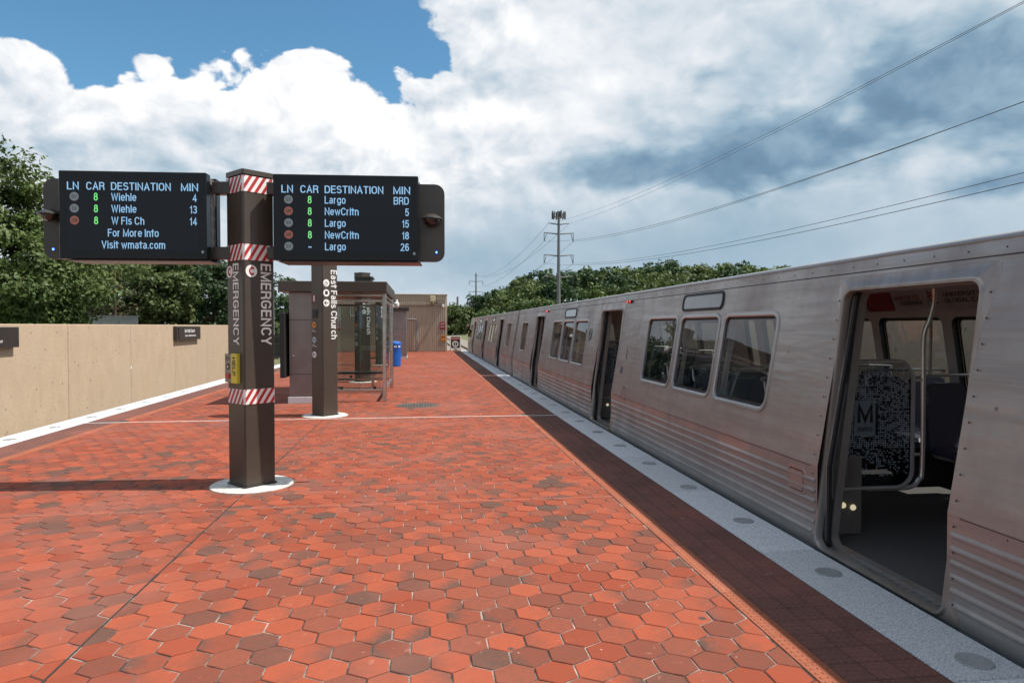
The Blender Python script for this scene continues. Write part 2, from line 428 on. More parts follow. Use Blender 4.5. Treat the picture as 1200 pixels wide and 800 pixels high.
def mat(name, col, rough=.6, metal=0.0, col2=None, scale=4.0, detail=6, bump=0.0, bscale=40.0, stretch=(1,1,1), lo=.35, hi=.65, rvar=0.0, spec=.5, coat=0):
    m, t, b = newmat(name)
    b.inputs['Roughness'].default_value = rough; b.inputs['Metallic'].default_value = metal
    b.inputs['Specular IOR Level'].default_value = spec; b.inputs['Coat Weight'].default_value = coat
    b.inputs['Coat Roughness'].default_value = .12
    if col2 is None: col2 = tuple(c*.82 for c in col)
    v = geo_coords(t, stretch)
    n = tnode(t, 'ShaderNodeTexNoise', Scale=scale, Detail=detail, Roughness=.6); t.links.new(v, n.inputs['Vector'])
    f = ramp_of(t, n.outputs['Fac'], lo, hi)
    t.links.new(mixcol(t, f, col, col2), b.inputs['Base Color'])
    if rvar:
        mr = t.nodes.new('ShaderNodeMapRange'); mr.inputs[3].default_value = rough-rvar; mr.inputs[4].default_value = rough+rvar
        t.links.new(n.outputs['Fac'], mr.inputs[0]); mr.inputs[1].default_value = .3; mr.inputs[2].default_value = .7
        t.links.new(mr.outputs[0], b.inputs['Roughness'])
    if bump:
        n2_ = tnode(t, 'ShaderNodeTexNoise', Scale=bscale, Detail=4, Roughness=.6); t.links.new(v, n2_.inputs['Vector'])
        bp = tnode(t, 'ShaderNodeBump', Strength=bump, Distance=.01); t.links.new(n2_.outputs['Fac'], bp.inputs['Height'])
        t.links.new(bp.outputs[0], b.inputs['Normal'])
    return m
def emit(name, col, k):
    m, t, b = newmat(name); b.inputs['Base Color'].default_value = (.02,.02,.02,1); b.inputs['Roughness'].default_value = .3
    b.inputs['Emission Color'].default_value = (*col, 1); b.inputs['Emission Strength'].default_value = k; return m
def glass(name, tint, refl=1.5, rough=.01):
    """thin pane: tinted see-through with a Fresnel reflection"""
    m = bpy.data.materials.new(name); m.use_nodes = True; t = m.node_tree; t.nodes.clear()
    tr = tnode(t, 'ShaderNodeBsdfTransparent', Color=(*tint, 1)); gl = tnode(t, 'ShaderNodeBsdfGlossy', Roughness=rough, Color=(.95,.97,1,1))
    fr = t.nodes.new('ShaderNodeFresnel')
    g = t.nodes.new('ShaderNodeNewGeometry'); mr = t.nodes.new('ShaderNodeMapRange'); mr.inputs[3].default_value = refl; mr.inputs[4].default_value = 1/refl
    t.links.new(g.outputs['Backfacing'], mr.inputs[0]); t.links.new(mr.outputs[0], fr.inputs['IOR'])
    mx = t.nodes.new('ShaderNodeMixShader'); o = t.nodes.new('ShaderNodeOutputMaterial')
    t.links.new(fr.outputs[0], mx.inputs[0]); t.links.new(tr.outputs[0], mx.inputs[1]); t.links.new(gl.outputs[0], mx.inputs[2])
    t.links.new(mx.outputs[0], o.inputs[0]); return m
def leaf_mat(name, a, b_, c_, trans=.28):
    m = bpy.data.materials.new(name); m.use_nodes = True; t = m.node_tree; p = t.nodes['Principled BSDF']
    g = t.nodes.new('ShaderNodeNewGeometry')
    n = tnode(t, 'ShaderNodeTexNoise', Scale=.35, Detail=3); t.links.new(g.outputs['Position'], n.inputs['Vector'])
    c1 = mixcol(t, g.outputs['Random Per Island'], a, b_)
    c2 = mixcol(t, ramp_of(t, n.outputs['Fac'], .4, .68), c1, c_)
    t.links.new(c2, p.inputs['Base Color']); p.inputs['Roughness'].default_value = .55; p.inputs['Specular IOR Level'].default_value = .35
    tl = t.nodes.new('ShaderNodeBsdfTranslucent'); t.links.new(c2, tl.inputs['Color'])
    mx = t.nodes.new('ShaderNodeMixShader'); mx.inputs[0].default_value = trans
    t.links.new(p.outputs[0], mx.inputs[1]); t.links.new(tl.outputs[0], mx.inputs[2])
    t.links.new(mx.outputs[0], t.nodes['Material Output'].inputs[0]); return m
def paver_mat(name, base, hot, dark, bumpk=.25):
    m, t, b = newmat(name)
    at = t.nodes.new('ShaderNodeAttribute'); at.attribute_name = 'tint'
    sp = t.nodes.new('ShaderNodeSeparateColor'); t.links.new(at.outputs['Color'], sp.inputs[0])
    v = geo_coords(t)
    n = tnode(t, 'ShaderNodeTexNoise', Scale=26, Detail=5, Roughness=.72); t.links.new(v, n.inputs['Vector'])
    nl = tnode(t, 'ShaderNodeTexNoise', Scale=.55, Detail=4, Roughness=.6); t.links.new(v, nl.inputs['Vector'])
    c = mixcol(t, sp.outputs[0], base, hot)
    # fired dark ends and dark bricks, broken up by the grain of the clay
    nb = tnode(t, 'ShaderNodeTexNoise', Scale=13, Detail=5, Roughness=.6); t.links.new(v, nb.inputs['Vector'])
    mb_ = t.nodes.new('ShaderNodeMath'); mb_.operation = 'MULTIPLY'; t.links.new(sp.outputs[1], mb_.inputs[0])
    t.links.new(ramp_of(t, nb.outputs['Fac'], .12, .50), mb_.inputs[1])
    mx_ = t.nodes.new('ShaderNodeMath'); mx_.operation = 'MAXIMUM'; t.links.new(mb_.outputs[0], mx_.inputs[0]); t.links.new(sp.outputs[2], mx_.inputs[1])
    ad = t.nodes.new('ShaderNodeMath'); ad.operation = 'MULTIPLY_ADD'; t.links.new(n.outputs['Fac'], ad.inputs[0]); ad.inputs[1].default_value = .8
    t.links.new(mx_.outputs[0], ad.inputs[2])
    c = mixcol(t, ramp_of(t, ad.outputs[0], .42, 1.30), c, dark)
    c = mixcol(t, ramp_of(t, nl.outputs['Fac'], .50, .85), c, (.30,.115,.085))
    # pale specks of worn mortar
    n3_ = tnode(t, 'ShaderNodeTexNoise', Scale=9, Detail=5, Roughness=.75); t.links.new(v, n3_.inputs['Vector'])
    c = mixcol(t, ramp_of(t, n3_.outputs['Fac'], .63, .76), c, (.44,.26,.21))
    vo = tnode(t, 'ShaderNodeTexVoronoi', Scale=7.0, Randomness=1.0); t.links.new(v, vo.inputs['Vector'])
    c = mixcol(t, ramp_of(t, vo.outputs['Distance'], .045, .025), c, (.52,.36,.30))
    # trodden-in gum and water stains
    vg = tnode(t, 'ShaderNodeTexVoronoi', Scale=1.7, Randomness=1.0); t.links.new(v, vg.inputs['Vector'])
    c = mixcol(t, ramp_of(t, vg.outputs['Distance'], .050, .038), c, (.10,.06,.052))
    ns = tnode(t, 'ShaderNodeTexNoise', Scale=1.1, Detail=5, Roughness=.7); t.links.new(v, ns.inputs['Vector'])
    c = mixcol(t, ramp_of(t, ns.outputs['Fac'], .56, .80), c, (.20,.075,.055))
    t.links.new(c, b.inputs['Base Color']); b.inputs['Roughness'].default_value = .78; b.inputs['Specular IOR Level'].default_value = .14
    n4 = tnode(t, 'ShaderNodeTexNoise', Scale=120, Detail=3); t.links.new(v, n4.inputs['Vector'])
    bp = tnode(t, 'ShaderNodeBump', Strength=bumpk, Distance=.004); t.links.new(n4.outputs['Fac'], bp.inputs['Height'])
    t.links.new(bp.outputs[0], b.inputs['Normal']); return m
def metal_skin(name, col, col2, metal=.8, rough=.38):
    """rolled car-body aluminium: long horizontal brushing, dull water runs and grime"""
    m, t, b = newmat(name)
    v = geo_coords(t, (3, .30, 70)); n = tnode(t, 'ShaderNodeTexNoise', Scale=1.0, Detail=7, Roughness=.75); t.links.new(v, n.inputs['Vector'])
    v2 = geo_coords(t, (1, 1.0, .55)); n2_ = tnode(t, 'ShaderNodeTexNoise', Scale=2.0, Detail=6, Roughness=.62); t.links.new(v2, n2_.inputs['Vector'])
    v4 = geo_coords(t, (1, .5, 7)); n4 = tnode(t, 'ShaderNodeTexNoise', Scale=1.5, Detail=4, Roughness=.55); t.links.new(v4, n4.inputs['Vector'])
    c = mixcol(t, ramp_of(t, n.outputs['Fac'], .28, .72), col, tuple(x*.72 for x in col))
    c = mixcol(t, ramp_of(t, n4.outputs['Fac'], .40, .65), c, tuple(x*1.07 for x in col))
    c = mixcol(t, ramp_of(t, n2_.outputs['Fac'], .44, .76), c, col2)
    v5 = geo_coords(t); n5 = tnode(t, 'ShaderNodeTexVoronoi', Scale=2.1, Randomness=1.0); t.links.new(v5, n5.inputs['Vector'])
    c = mixcol(t, ramp_of(t, n5.outputs['Distance'], .035, .015), c, tuple(x*.45 for x in col))
    t.links.new(c, b.inputs['Base Color']); b.inputs['Metallic'].default_value = metal
    mr = t.nodes.new('ShaderNodeMapRange'); mr.inputs[1].default_value = .3; mr.inputs[2].default_value = .7
    mr.inputs[3].default_value = rough-.10; mr.inputs[4].default_value = rough+.12
    t.links.new(n2_.outputs['Fac'], mr.inputs[0]); t.links.new(mr.outputs[0], b.inputs['Roughness'])
    v3 = geo_coords(t, (1, .8, 4)); n3_ = tnode(t, 'ShaderNodeTexNoise', Scale=1.8, Detail=2); t.links.new(v3, n3_.inputs['Vector'])
    bp = tnode(t, 'ShaderNodeBump', Strength=.30, Distance=.03); t.links.new(n3_.outputs['Fac'], bp.inputs['Height'])
    bp2 = tnode(t, 'ShaderNodeBump', Strength=.10, Distance=.004); t.links.new(n.outputs['Fac'], bp2.inputs['Height'])
    t.links.new(bp.outputs[0], bp2.inputs['Normal']); t.links.new(bp2.outputs[0], b.inputs['Normal']); return m

m_paver = paver_mat('clay_paver', (.255,.056,.029), (.345,.083,.043), (.110,.062,.048))
m_joint = mat('joint_mortar', (.38,.32,.28), .9, col2=(.045,.032,.028), scale=4.2, detail=5, lo=.36, hi=.56)
m_tactile = paver_mat('tactile_clay', (.155,.073,.060), (.185,.083,.066), (.085,.05,.045), .3)
m_border = paver_mat('border_clay', (.33,.105,.058), (.40,.135,.075), (.13,.07,.05), .3)
m_slab = mat('platform_concrete', (.34,.32,.29), .9, scale=2, bump=.3)
m_granite = mat('flamed_granite', (.70,.71,.72), .55, col2=(.36,.37,.39), scale=110, detail=3, bump=.35, bscale=160, lo=.42, hi=.62)
m_edge_lens = mat('edge_light_lens', (.36,.36,.36), .3, col2=(.24,.24,.24), scale=60)
m_alu = metal_skin('car_aluminium', (.40,.378,.352), (.30,.278,.255), .55, .38)
m_alu_bright = mat('bright_trim', (.42,.40,.39), .32, .75, scale=2)
m_frame = mat('door_trim', (.40,.365,.34), .38, .6, col2=(.30,.25,.21), scale=5, stretch=(1,1,.4), rvar=.05)
m_roofm = mat('car_roof_metal', (.40,.40,.41), .42, .5, scale=3)
m_black = mat('black_rubber', (.015,.015,.016), .6)
m_under = mat('underframe', (.035,.032,.03), .8)
m_carglass = glass('car_window', (.66,.68,.67), 1.45)
m_shglass = glass('shelter_glass', (.80,.84,.83), 1.45)
m_cfloor = mat('car_floor', (.10,.093,.09), .7, scale=30)
m_cwall = mat('car_lining', (.68,.65,.62), .5, scale=2)
m_ceil = mat('car_ceiling', (.70,.69,.66), .5)
m_seat = mat('seat_vinyl', (.075,.078,.12), .38, col2=(.09,.09,.13), scale=6)
m_steel = mat('stainless_tube', (.60,.59,.57), .25, 1.0, scale=5, rvar=.05)
m_rail_in = mat('grab_rail_steel', (.66,.65,.62), .3, .55, scale=5)
m_bronze = mat('bronze_paint', (.070,.056,.045), .38, .0, col2=(.058,.046,.037), scale=2.5, spec=.4, rvar=.05)
m_bronze_dk = mat('bronze_dark', (.034,.030,.028), .35, .1, coat=.2)
m_white = mat('white_print', (.86,.86,.85), .5, col2=(.80,.80,.78))
m_red = mat('red_print', (.50,.030,.035), .45)
m_dred = mat('dark_red', (.30,.022,.025), .5)
m_orange = mat('orange_print', (.70,.26,.03), .5)
m_yellow = mat('yellow_print', (.72,.62,.05), .45)
m_hivis = mat('hi_vis', (.62,.85,.05), .6)
m_blue = mat('blue_plastic', (.008,.12,.50), .42, col2=(.008,.10,.42), scale=3)
m_print_k = mat('black_print', (.02,.02,.022), .5)
m_disc = mat('base_concrete', (.66,.64,.60), .85, col2=(.46,.44,.40), scale=18, detail=9, bump=.4, bscale=80)
m_screen, _t, _b = newmat('screen_glass'); _b.inputs['Base Color'].default_value = (.007,.009,.013,1); _b.inputs['Roughness'].default_value = .12
_b.inputs['Emission Color'].default_value = (.10,.16,.24,1); _b.inputs['Emission Strength'].default_value = .012; _b.inputs['Specular IOR Level'].default_value = .2
m_bezel = mat('screen_bezel', (.008,.010,.013), .25, spec=.25)
m_txt = emit('led_text', (.26,.50,.76), .82)
m_txt_g = emit('led_green', (.16,.72,.18), .9)
m_badge_g = emit('led_grey', (.28,.33,.36), .32)
m_badge_r = emit('led_red', (.40,.12,.08), .38)
m_step = emit('step_lamp_lens', (1.0,.86,.55), .45)
m_led = emit('led_blue', (.05,.15,1.0), 6)
m_tail = emit('tail_red', (1.0,.03,.03), 2.2)
m_housing = mat('display_housing', (.065,.055,.050), .35, .3)
m_tan = mat('inner_panel', (.22,.18,.155), .5, .2)
m_grey = mat('galvanised', (.33,.34,.35), .5, .5)
m_pole = mat('weathered_pole', (.20,.20,.205), .6, .3)
m_cable = mat('cable', (.05,.05,.055), .6)
m_dome = mat('camera_dome', (.02,.018,.018), .08, coat=.6)
m_kiosk = mat('kiosk_steel', (.27,.24,.23), .42, .55, scale=1.5, rvar=.05)
m_gravel = mat('ballast', (.30,.26,.22), .95, col2=(.14,.12,.10), scale=14, detail=8, bump=.8, bscale=18)
m_rust = mat('rail_steel', (.16,.09,.06), .6, .5)
m_ground = mat('grassland', (.085,.11,.035), .95, col2=(.16,.14,.07), scale=.3, detail=8, bump=.5, bscale=4)
m_asph = mat('asphalt', (.055,.055,.055), .9, scale=3)
m_bark = mat('bark', (.10,.075,.055), .9, scale=6, stretch=(1,1,.2), bump=.5)
m_leafA = leaf_mat('leaf_broad', (.090,.145,.034), (.150,.195,.060), (.055,.095,.025))
m_leafB = leaf_mat('leaf_dark', (.036,.075,.024), (.055,.103,.031), (.026,.056,.020))
m_leafC = leaf_mat('leaf_olive', (.090,.125,.035), (.130,.158,.052), (.060,.094,.028))
m_leafD = leaf_mat('leaf_brown', (.10,.080,.040), (.075,.085,.036), (.06,.06,.03))
m_skin = mat('skin', (.30,.17,.11), .55)
m_hair = mat('hair', (.015,.012,.011), .5)
m_navy = mat('navy_cloth', (.012,.016,.035), .8)

def concrete_mat(name, a, b_, c_, vert=.25, pits=True, rough_k=0.0):
    m, t, b = newmat(name)
    v = geo_coords(t, (1,1,vert)); n = tnode(t, 'ShaderNodeTexNoise', Scale=2.2, Detail=6, Roughness=.65); t.links.new(v, n.inputs['Vector'])
    v2 = geo_coords(t); n2_ = tnode(t, 'ShaderNodeTexNoise', Scale=.5, Detail=5); t.links.new(v2, n2_.inputs['Vector'])
    c = mixcol(t, ramp_of(t, n.outputs['Fac'], .35, .7), a, b_)
    c = mixcol(t, ramp_of(t, n2_.outputs['Fac'], .42, .70), c, c_)
    n3_ = tnode(t, 'ShaderNodeTexNoise', Scale=60, Detail=3); t.links.new(v2, n3_.inputs['Vector'])
    c = mixcol(t, ramp_of(t, n3_.outputs['Fac'], .45, .85), c, tuple(x*.6 for x in a))
    if pits:
        nk = tnode(t, 'ShaderNodeTexNoise', Scale=14, Detail=5, Roughness=.75); t.links.new(v2, nk.inputs['Vector'])
        c = mixcol(t, ramp_of(t, nk.outputs['Fac'], .50, .72), c, tuple(x*.70 for x in a))
        vo = tnode(t, 'ShaderNodeTexVoronoi', Scale=3.6, Randomness=1.0); t.links.new(v2, vo.inputs['Vector'])
        pit = ramp_of(t, vo.outputs['Distance'], .12, .05)
        c = mixcol(t, pit, c, tuple(x*.32 for x in a))
    t.links.new(c, b.inputs['Base Color']); b.inputs['Roughness'].default_value = .9; b.inputs['Specular IOR Level'].default_value = .25
    bp = tnode(t, 'ShaderNodeBump', Strength=.35, Distance=.01); t.links.new(n3_.outputs['Fac'], bp.inputs['Height'])
    t.links.new(bp.outputs[0], b.inputs['Normal']); return m
m_wall = concrete_mat('noise_wall_concrete', (.50,.385,.275), (.43,.325,.228), (.45,.355,.262), .55, True, 1.0)
def per_object(m, k):
    """slabs and panels of one material differ a little in shade"""
    t = m.node_tree; b = t.nodes['Principled BSDF']; src = b.inputs['Base Color'].links[0].from_socket
    oi = t.nodes.new('ShaderNodeObjectInfo'); mr = t.nodes.new('ShaderNodeMapRange'); mr.inputs[3].default_value = 1-k; mr.inputs[4].default_value = 1+k
    t.links.new(oi.outputs['Random'], mr.inputs[0]); vm = t.nodes.new('ShaderNodeVectorMath'); vm.operation = 'SCALE'
    t.links.new(src, vm.inputs[0]); t.links.new(mr.outputs[0], vm.inputs['Scale']); t.links.new(vm.outputs[0], b.inputs['Base Color'])
per_object(m_granite, .10); per_object(m_wall, .06)
m_ribbed = concrete_mat('ribbed_concrete', (.50,.425,.325), (.43,.36,.27), (.46,.385,.29), .15, False)

# ================================================================== ground, tracks
def ground_z(x, y):
    """open country: flat along the line, a long wooded rise to the right"""
    h = -1.25
    def ss(a, lo, hi):
        t = max(0, min(1, (a-lo)/(hi-lo))); return t*t*(3-2*t)
    h += 12.5*(.72*ss(x, 9, 36)+.28*ss(x, 40, 80))*(1-.45*ss(x, 84, 150))*ss(y, 150, 205)*(1-.55*ss(x, 150, 420))
    return h
g = MB()
xs = [-3000,-900,-400,-160,-80,-40] + list(range(-20, 140, 8)) + [160,200,260,340,460,900,3000]
ys = [-900,-300,-100,-40] + list(range(-10, 330, 10)) + [400,600,1200,5000]
for y in ys:
    for x in xs: g.v.append((x, y, ground_z(x, y)))
for j in range(len(ys)-1):
    for i in range(len(xs)-1):
        a = j*len(xs)+i; g.f.append((a, a+1, a+1+len(xs), a+len(xs)))
tag(g.build('ground', m_ground, smooth='all'), kind='structure')
for nm, x0, x1 in (('track_bed', -9.2, -6.0), ('track_bed', 2.4, 8.3)):
    b = MB().box(x0, x1, -30, 400, -1.24, -1.13)
    o = tag(b.build(nm, m_gravel), kind='structure')
    rl = [-8.42, -6.98] if x0 < -7 else [3.73, 5.17]
    for rx in rl:
        MB().box(rx-.07, rx+.07, -30, 400, -1.13, -1.12).box(rx-.01, rx+.01, -30, 400, -1.12, -.99).box(rx-.035, rx+.035, -30, 400, -.99, -.95).build('rail', m_rust, o)
b = MB().box(-60, -13.8, 44, 190, -1.246, -1.238); tag(b.build('car_park', m_asph), kind='structure')

# ================================================================== platform
PX0, PX1, PY0, PY1 = -6.2, 2.87, -4.0, 46.8
plat = MB().box(PX0+.005, PX1-.005, PY0, PY1, -1.3, -.05).build('platform', m_slab)
tag(plat, kind='structure')
TL0, TL1 = -5.72, -5.10      # tactile strip beside the left track
TR0, TR1 = 1.82, 2.44        # tactile strip beside the train
MB().box(TL1, TR0, PY0, PY1, -.05, -.0055).build('mortar_bed', m_joint, plat)
MB().box(TL0, TL1, PY0, PY1, -.05, -.007).box(TR0, TR1, PY0, PY1, -.05, -.007).build('tactile_bed', m_under, plat)

# hexagonal clay pavers: points fore and aft, flats to the sides, cut at the movement joints
WF = .198; SD = WF/math.sqrt(3); ROW = 1.5*SD
JX = -1.76                                  # lengthwise joint along the pylon line
JY = [-4.0, .25, 6.42, 12.45, 18.5, 24.5, 30.5, 36.5, 42.5, 46.8]
JW = {6.42: .012, 12.45: .035, 24.5: .02, 30.5: .02}
hexp = [(math.sin(R(60*k))*SD, math.cos(R(60*k))*SD) for k in range(6)][::-1]
def frame_pos(x, y, z=0):
    c, s = math.cos(YAW), math.sin(YAW)
    d = x*s + y*c
    if d < .3: return None
    return 600+800*(x*c-y*s)/d, 382+800*(1.65-z)/d, d
def shrink(poly, k):
    cx = sum(p[0] for p in poly)/len(poly); cy = sum(p[1] for p in poly)/len(poly)
    out = []
    for x, y in poly:
        dx, dy = x-cx, y-cy; l = math.hypot(dx, dy); out.append((cx+dx*(1-k/l), cy+dy*(1-k/l)))
    return out
def paver_geo(poly, rnd, near):
    """verts, faces, tint for one paver whose outline is poly (local)"""
    p0 = shrink(poly, .0050+rnd.uniform(-.0012, .0016)); p1 = shrink(p0, .0045); n = len(poly)
    dz = rnd.gauss(0, .0009); tx, ty = rnd.gauss(0, .006), rnd.gauss(0, .006)
    cx = sum(p[0] for p in poly)/n; cy = sum(p[1] for p in poly)/n
    def z(p, off): return off+dz+(p[0]-cx)*tx+(p[1]-cy)*ty
    vs = [(x, y, z((x,y), -.014)) for x, y in p0]+[(x, y, z((x,y), -.003)) for x, y in p0]+[(x, y, z((x,y), 0)) for x, y in p1]
    fs = [tuple(range(2*n, 3*n))]
    for i in range(n):
        j = (i+1) % n
        fs += [(i, j, n+j, n+i), (n+i, n+j, 2*n+j, 2*n+i)]
    r = rnd.random(); hot = rnd.random()
    base_dark = 0.60+rnd.random()*.32 if r < (.09 if near else .03) else (.22+rnd.random()*.26 if r < .32 else rnd.random()*.13)
    end = (.25+rnd.random()*.75) if rnd.random() < .66 else 0; ang = rnd.gauss(0, .45) + (math.pi if rnd.random() < .3 else 0)
    tints = []
    for (x, y, zz) in vs:
        k = ((x-cx)*math.cos(ang)+(y-cy)*math.sin(ang))/(WF*.5)
        tints.append((hot, max(0, min(1.2, end*max(0, k+.15))), base_dark, 1))
    return vs, fs, tints
cells = []
prnd = random.Random(21)
for j in range(int((PY1-1.8)/ROW)+1):
    y = 1.8+j*ROW
    for i in range(-40, 25):
        x = i*WF + (WF/2 if j % 2 else 0) + .03
        if x < TL1-WF or x > TR0+WF: continue
        poly = [(x+px, y+py) for px, py in hexp]
        poly = clip(poly, -1, 0, -(TL1+.004)); poly = clip(poly, 1, 0, TR0-.004) if len(poly) > 2 else []
        polys = []
        if len(poly) > 2:
            for sg in (-1, 1):
                q = clip(poly, sg, 0, sg*JX-.006)
                if len(q) > 2: polys.append(q)
        for q in polys:
            for a, b_ in zip(JY[:-1], JY[1:]):
                q2 = clip(q, 0, -1, -(a+JW.get(a, .004)/2)); q2 = clip(q2, 0, 1, b_-JW.get(b_, .004)/2) if len(q2) > 2 else []
                if len(q2) > 2:
                    ar = abs(sum(q2[k][0]*q2[(k+1) % len(q2)][1]-q2[(k+1) % len(q2)][0]*q2[k][1] for k in range(len(q2))))/2
                    if ar > .0018: cells.append((x, y, q2, ar))
full_area = WF*WF*.866
vis = []
for k, (x, y, q, ar) in enumerate(cells):
    fp = frame_pos(x, y)
    if fp and -10 < fp[0] < 1210 and fp[1] < 806: vis.append((fp[2], k))
vis.sort(); single = set(k for d, k in vis[:300])
variants = []
for v in range(30):
    mb = MB(); vs, fs, ti = paver_geo(hexp, prnd, True); mb.v, mb.f, mb.tint = vs, fs, ti
    o = mb.build('paver', m_paver); variants.append(o.data); bpy.data.objects.remove(o)
field = MB(); field.tint = []
for k, (x, y, q, ar) in enumerate(cells):
    if k in single:
        if ar > full_area*.995:
            o = link('paver', variants[prnd.randrange(30)], plat); o.location = (x, y, 0)
        else:
            mb = MB(); mb.v, mb.f, mb.tint = paver_geo([(a-x, b_-y) for a, b_ in q], prnd, True)
            o = mb.build('paver', m_paver, plat); o.location = (x, y, 0)
    else:
        vs, fs, ti = paver_geo(q, prnd, y < 10); field.add(vs, fs); field.tint += ti
tag(field.build('paver_field', m_paver, plat), kind='stuff')
# sealed joints
m_seal = mat('joint_sealant', (.035,.028,.026), .8)
m_jwhite = mat('joint_strip', (.74,.70,.66), .6, scale=10)
mb = MB()
for a, b_ in ((1.5, 46.8),): mb.box(JX-.0045, JX+.0045, a, b_, -.03, -.0015)
mb.build('joint_seal', m_seal, plat)
mb = MB().box(TL0, TR1+.0, 12.43, 12.47, -.03, .0008); mb.build('expansion_strip', m_jwhite, plat)
mb = MB().box(TL1, TR0, 6.416, 6.424, -.03, -.0008); mb.build('expansion_strip', mat('joint_strip_pale', (.55,.24,.17), .7), plat)

# tactile tiles with domes
def tactile_mesh(w):
    mb = MB(); mb.box(-w/2+.002, w/2-.002, -w/2+.002, w/2-.002, -.016, -.001, .002)
    n = 4; st = w/n
    for i in range(n):
        for j in range(n):
            x = -w/2+st*(i+.5); y = -w/2+st*(j+.5); a, c = .0135, .007
            mb.add([(x-a,y-a,-.001),(x+a,y-a,-.001),(x+a,y+a,-.001),(x-a,y+a,-.001),(x-c,y-c,.004),(x+c,y-c,.004),(x+c,y+c,.004),(x-c,y+c,.004)],
                   [(4,5,6,7),(0,1,5,4),(1,2,6,5),(2,3,7,6),(3,0,4,7)])
    return mb
BW = .130                    # plain orange border course between paving and tactile tiles
TW = (TR1-TR0-BW)/3
bt = MB().box(-BW/2+.003, BW/2-.003, -.148, .148, -.016, .0015, .003)
for i in (-1, 0, 1):
    for j in range(7):
        x, y, a_, c_ = i*.036, -.126+j*.042, .010, .006
        bt.add([(x-a_,y-a_,.0015),(x+a_,y-a_,.0015),(x+a_,y+a_,.0015),(x-a_,y+a_,.0015),(x-c_,y-c_,.0055),(x+c_,y-c_,.0055),(x+c_,y+c_,.0055),(x-c_,y+c_,.0055)], [(4,5,6,7),(0,1,5,4),(1,2,6,5),(2,3,7,6),(3,0,4,7)])
bvar = []
for k in range(6):
    bt.tint = [(k/5, 0, prnd.random()*.30, 1)]*len(bt.v); o = bt.build('border_tile', m_border); bvar.append(o.data); bpy.data.objects.remove(o)
for bx_ in (TR0+BW/2, TL1-BW/2):
    for j in range(int((PY1-1.6)/.30)):
        y = 1.6+.15+j*.30
        if abs(y-12.45) < .17: continue
        o = link('border_tile', bvar[prnd.randrange(6)], plat); o.location = (bx_, y, 0)
tv = []
for k in range(8):
    mb = tactile_mesh(TW); h = k/7; dk = prnd.random()*.35; mb.tint = [(h, 0, dk, 1)]*len(mb.v)
    o = mb.build('tactile_tile', m_tactile); tv.append(o.data); bpy.data.objects.remove(o)
rest = MB(); rest.tint = []
proto = tactile_mesh(TW)
flat = MB().box(-TW/2+.002, TW/2-.002, -TW/2+.002, TW/2-.002, -.016, .001)
cand = []
for (x0, side) in ((TR0+BW, 1), (TL0, 0)):
    for j in range(int((PY1-1.6)/TW)):
        for i in range(3):
            x = x0+TW*(i+.5); y = 1.6+TW*(j+.5); fp = frame_pos(x, y)
            v_ = fp and -10 < fp[0] < 1210 and fp[1] < 810
            cand.append((fp[2] if v_ else 999, x, y))
cand.sort()
for k, (d, x, y) in enumerate(cand):
    if abs(y-12.45) < TW*.5+.012: continue
    if k < 300:
        o = link('tactile_tile', tv[prnd.randrange(8)], plat); o.location = (x, y, 0)
    else:
        src = proto if y < 26 else flat
        rest.add([(a+x, b_+y, c) for a, b_, c in src.v], src.f); rest.tint += [(prnd.random(), 0, prnd.random()*.35, 1)]*len(src.v)
tag(rest.build('tactile_field', m_tactile, plat), kind='stuff')

# granite edge slabs with round edge lights
for (x0, x1, lx, ph) in ((TR1+.003, PX1, 2.685, 3.0), (PX0, TL0-.003, -5.955, 3.4)):
    y = 1.01 if x0 > 0 else .4
    while y < PY1-.2:
        y1 = min(y+1.83, PY1)
        MB().box(x0, x1, y+.004, y1-.004, -.30, .003+rng.uniform(-.0012, .0012), .006).build('edge_slab', m_granite, plat)
        y = y1
    y = ph-1.22
    while y < PY1-.5:
        MB().lathe([(.0, .0075), (.066, .0075), (.072, .0085), (.083, .0085), (.087, .003)], (lx, y, 0), 28).build('edge_light', m_edge_lens, plat, smooth=True)
        y += 1.222
# round access cover
ac = MB().lathe([(.0, .004), (.38, .004), (.385, .002), (.395, .002), (.40, .006), (.44, .006), (.445, -.004)], (0,0,0), 40)
for i in range(-6, 7):
    for j in range(-6, 7):
        if math.hypot(i, j) < 6.2: ac.box(i*.056-.018, i*.056+.018, j*.056-.018, j*.056+.018, .0045, .0075)
ac = ac.build('access_cover', mat('cast_iron', (.085,.075,.07), .6, .5, col2=(.16,.12,.10), scale=9), smooth=False)
ac.location = (-.13, 14.3, .001); tag(ac, 'round dark metal access cover set in the red paving', 'cover')

# ================================================================== track-side walls
def wall(name, label, x0, x1, panels, z0, z1, mat_, face):
    t = thing(name, label, 'wall', ((x0+x1)/2, panels[0], z0))
    for a, b_ in zip(panels[:-1], panels[1:]):
        o = MB().box(x0, x1, a+.012, b_-.012, z0, z1, .015).build('panel', mat_, t); o.location = -Vector(t.location)
    o = MB().box(x0+.03, x1-.03, panels[0]+.02, panels[-1]-.02, z0, z1-.03).build('joint_backing', m_under, t); o.location = -Vector(t.location)
    return t
lw = wall('concrete_wall', 'long tan concrete wall beyond the left track, sunlit', -9.85, -9.5, [3.88+3.98*k for k in range(9)]+[38.6], -1.25, 1.70, m_wall, 1)
MB().box(-9.503, -9.492, 23.75, 23.81, .25, .33).build('junction_tag', m_white, lw).location = -Vector(lw.location)
wall('concrete_wall', 'tan concrete wall seen through the train windows', 8.6, 8.95, [-6+4*k for k in range(13)], -1.25, 2.15, m_wall, -1)

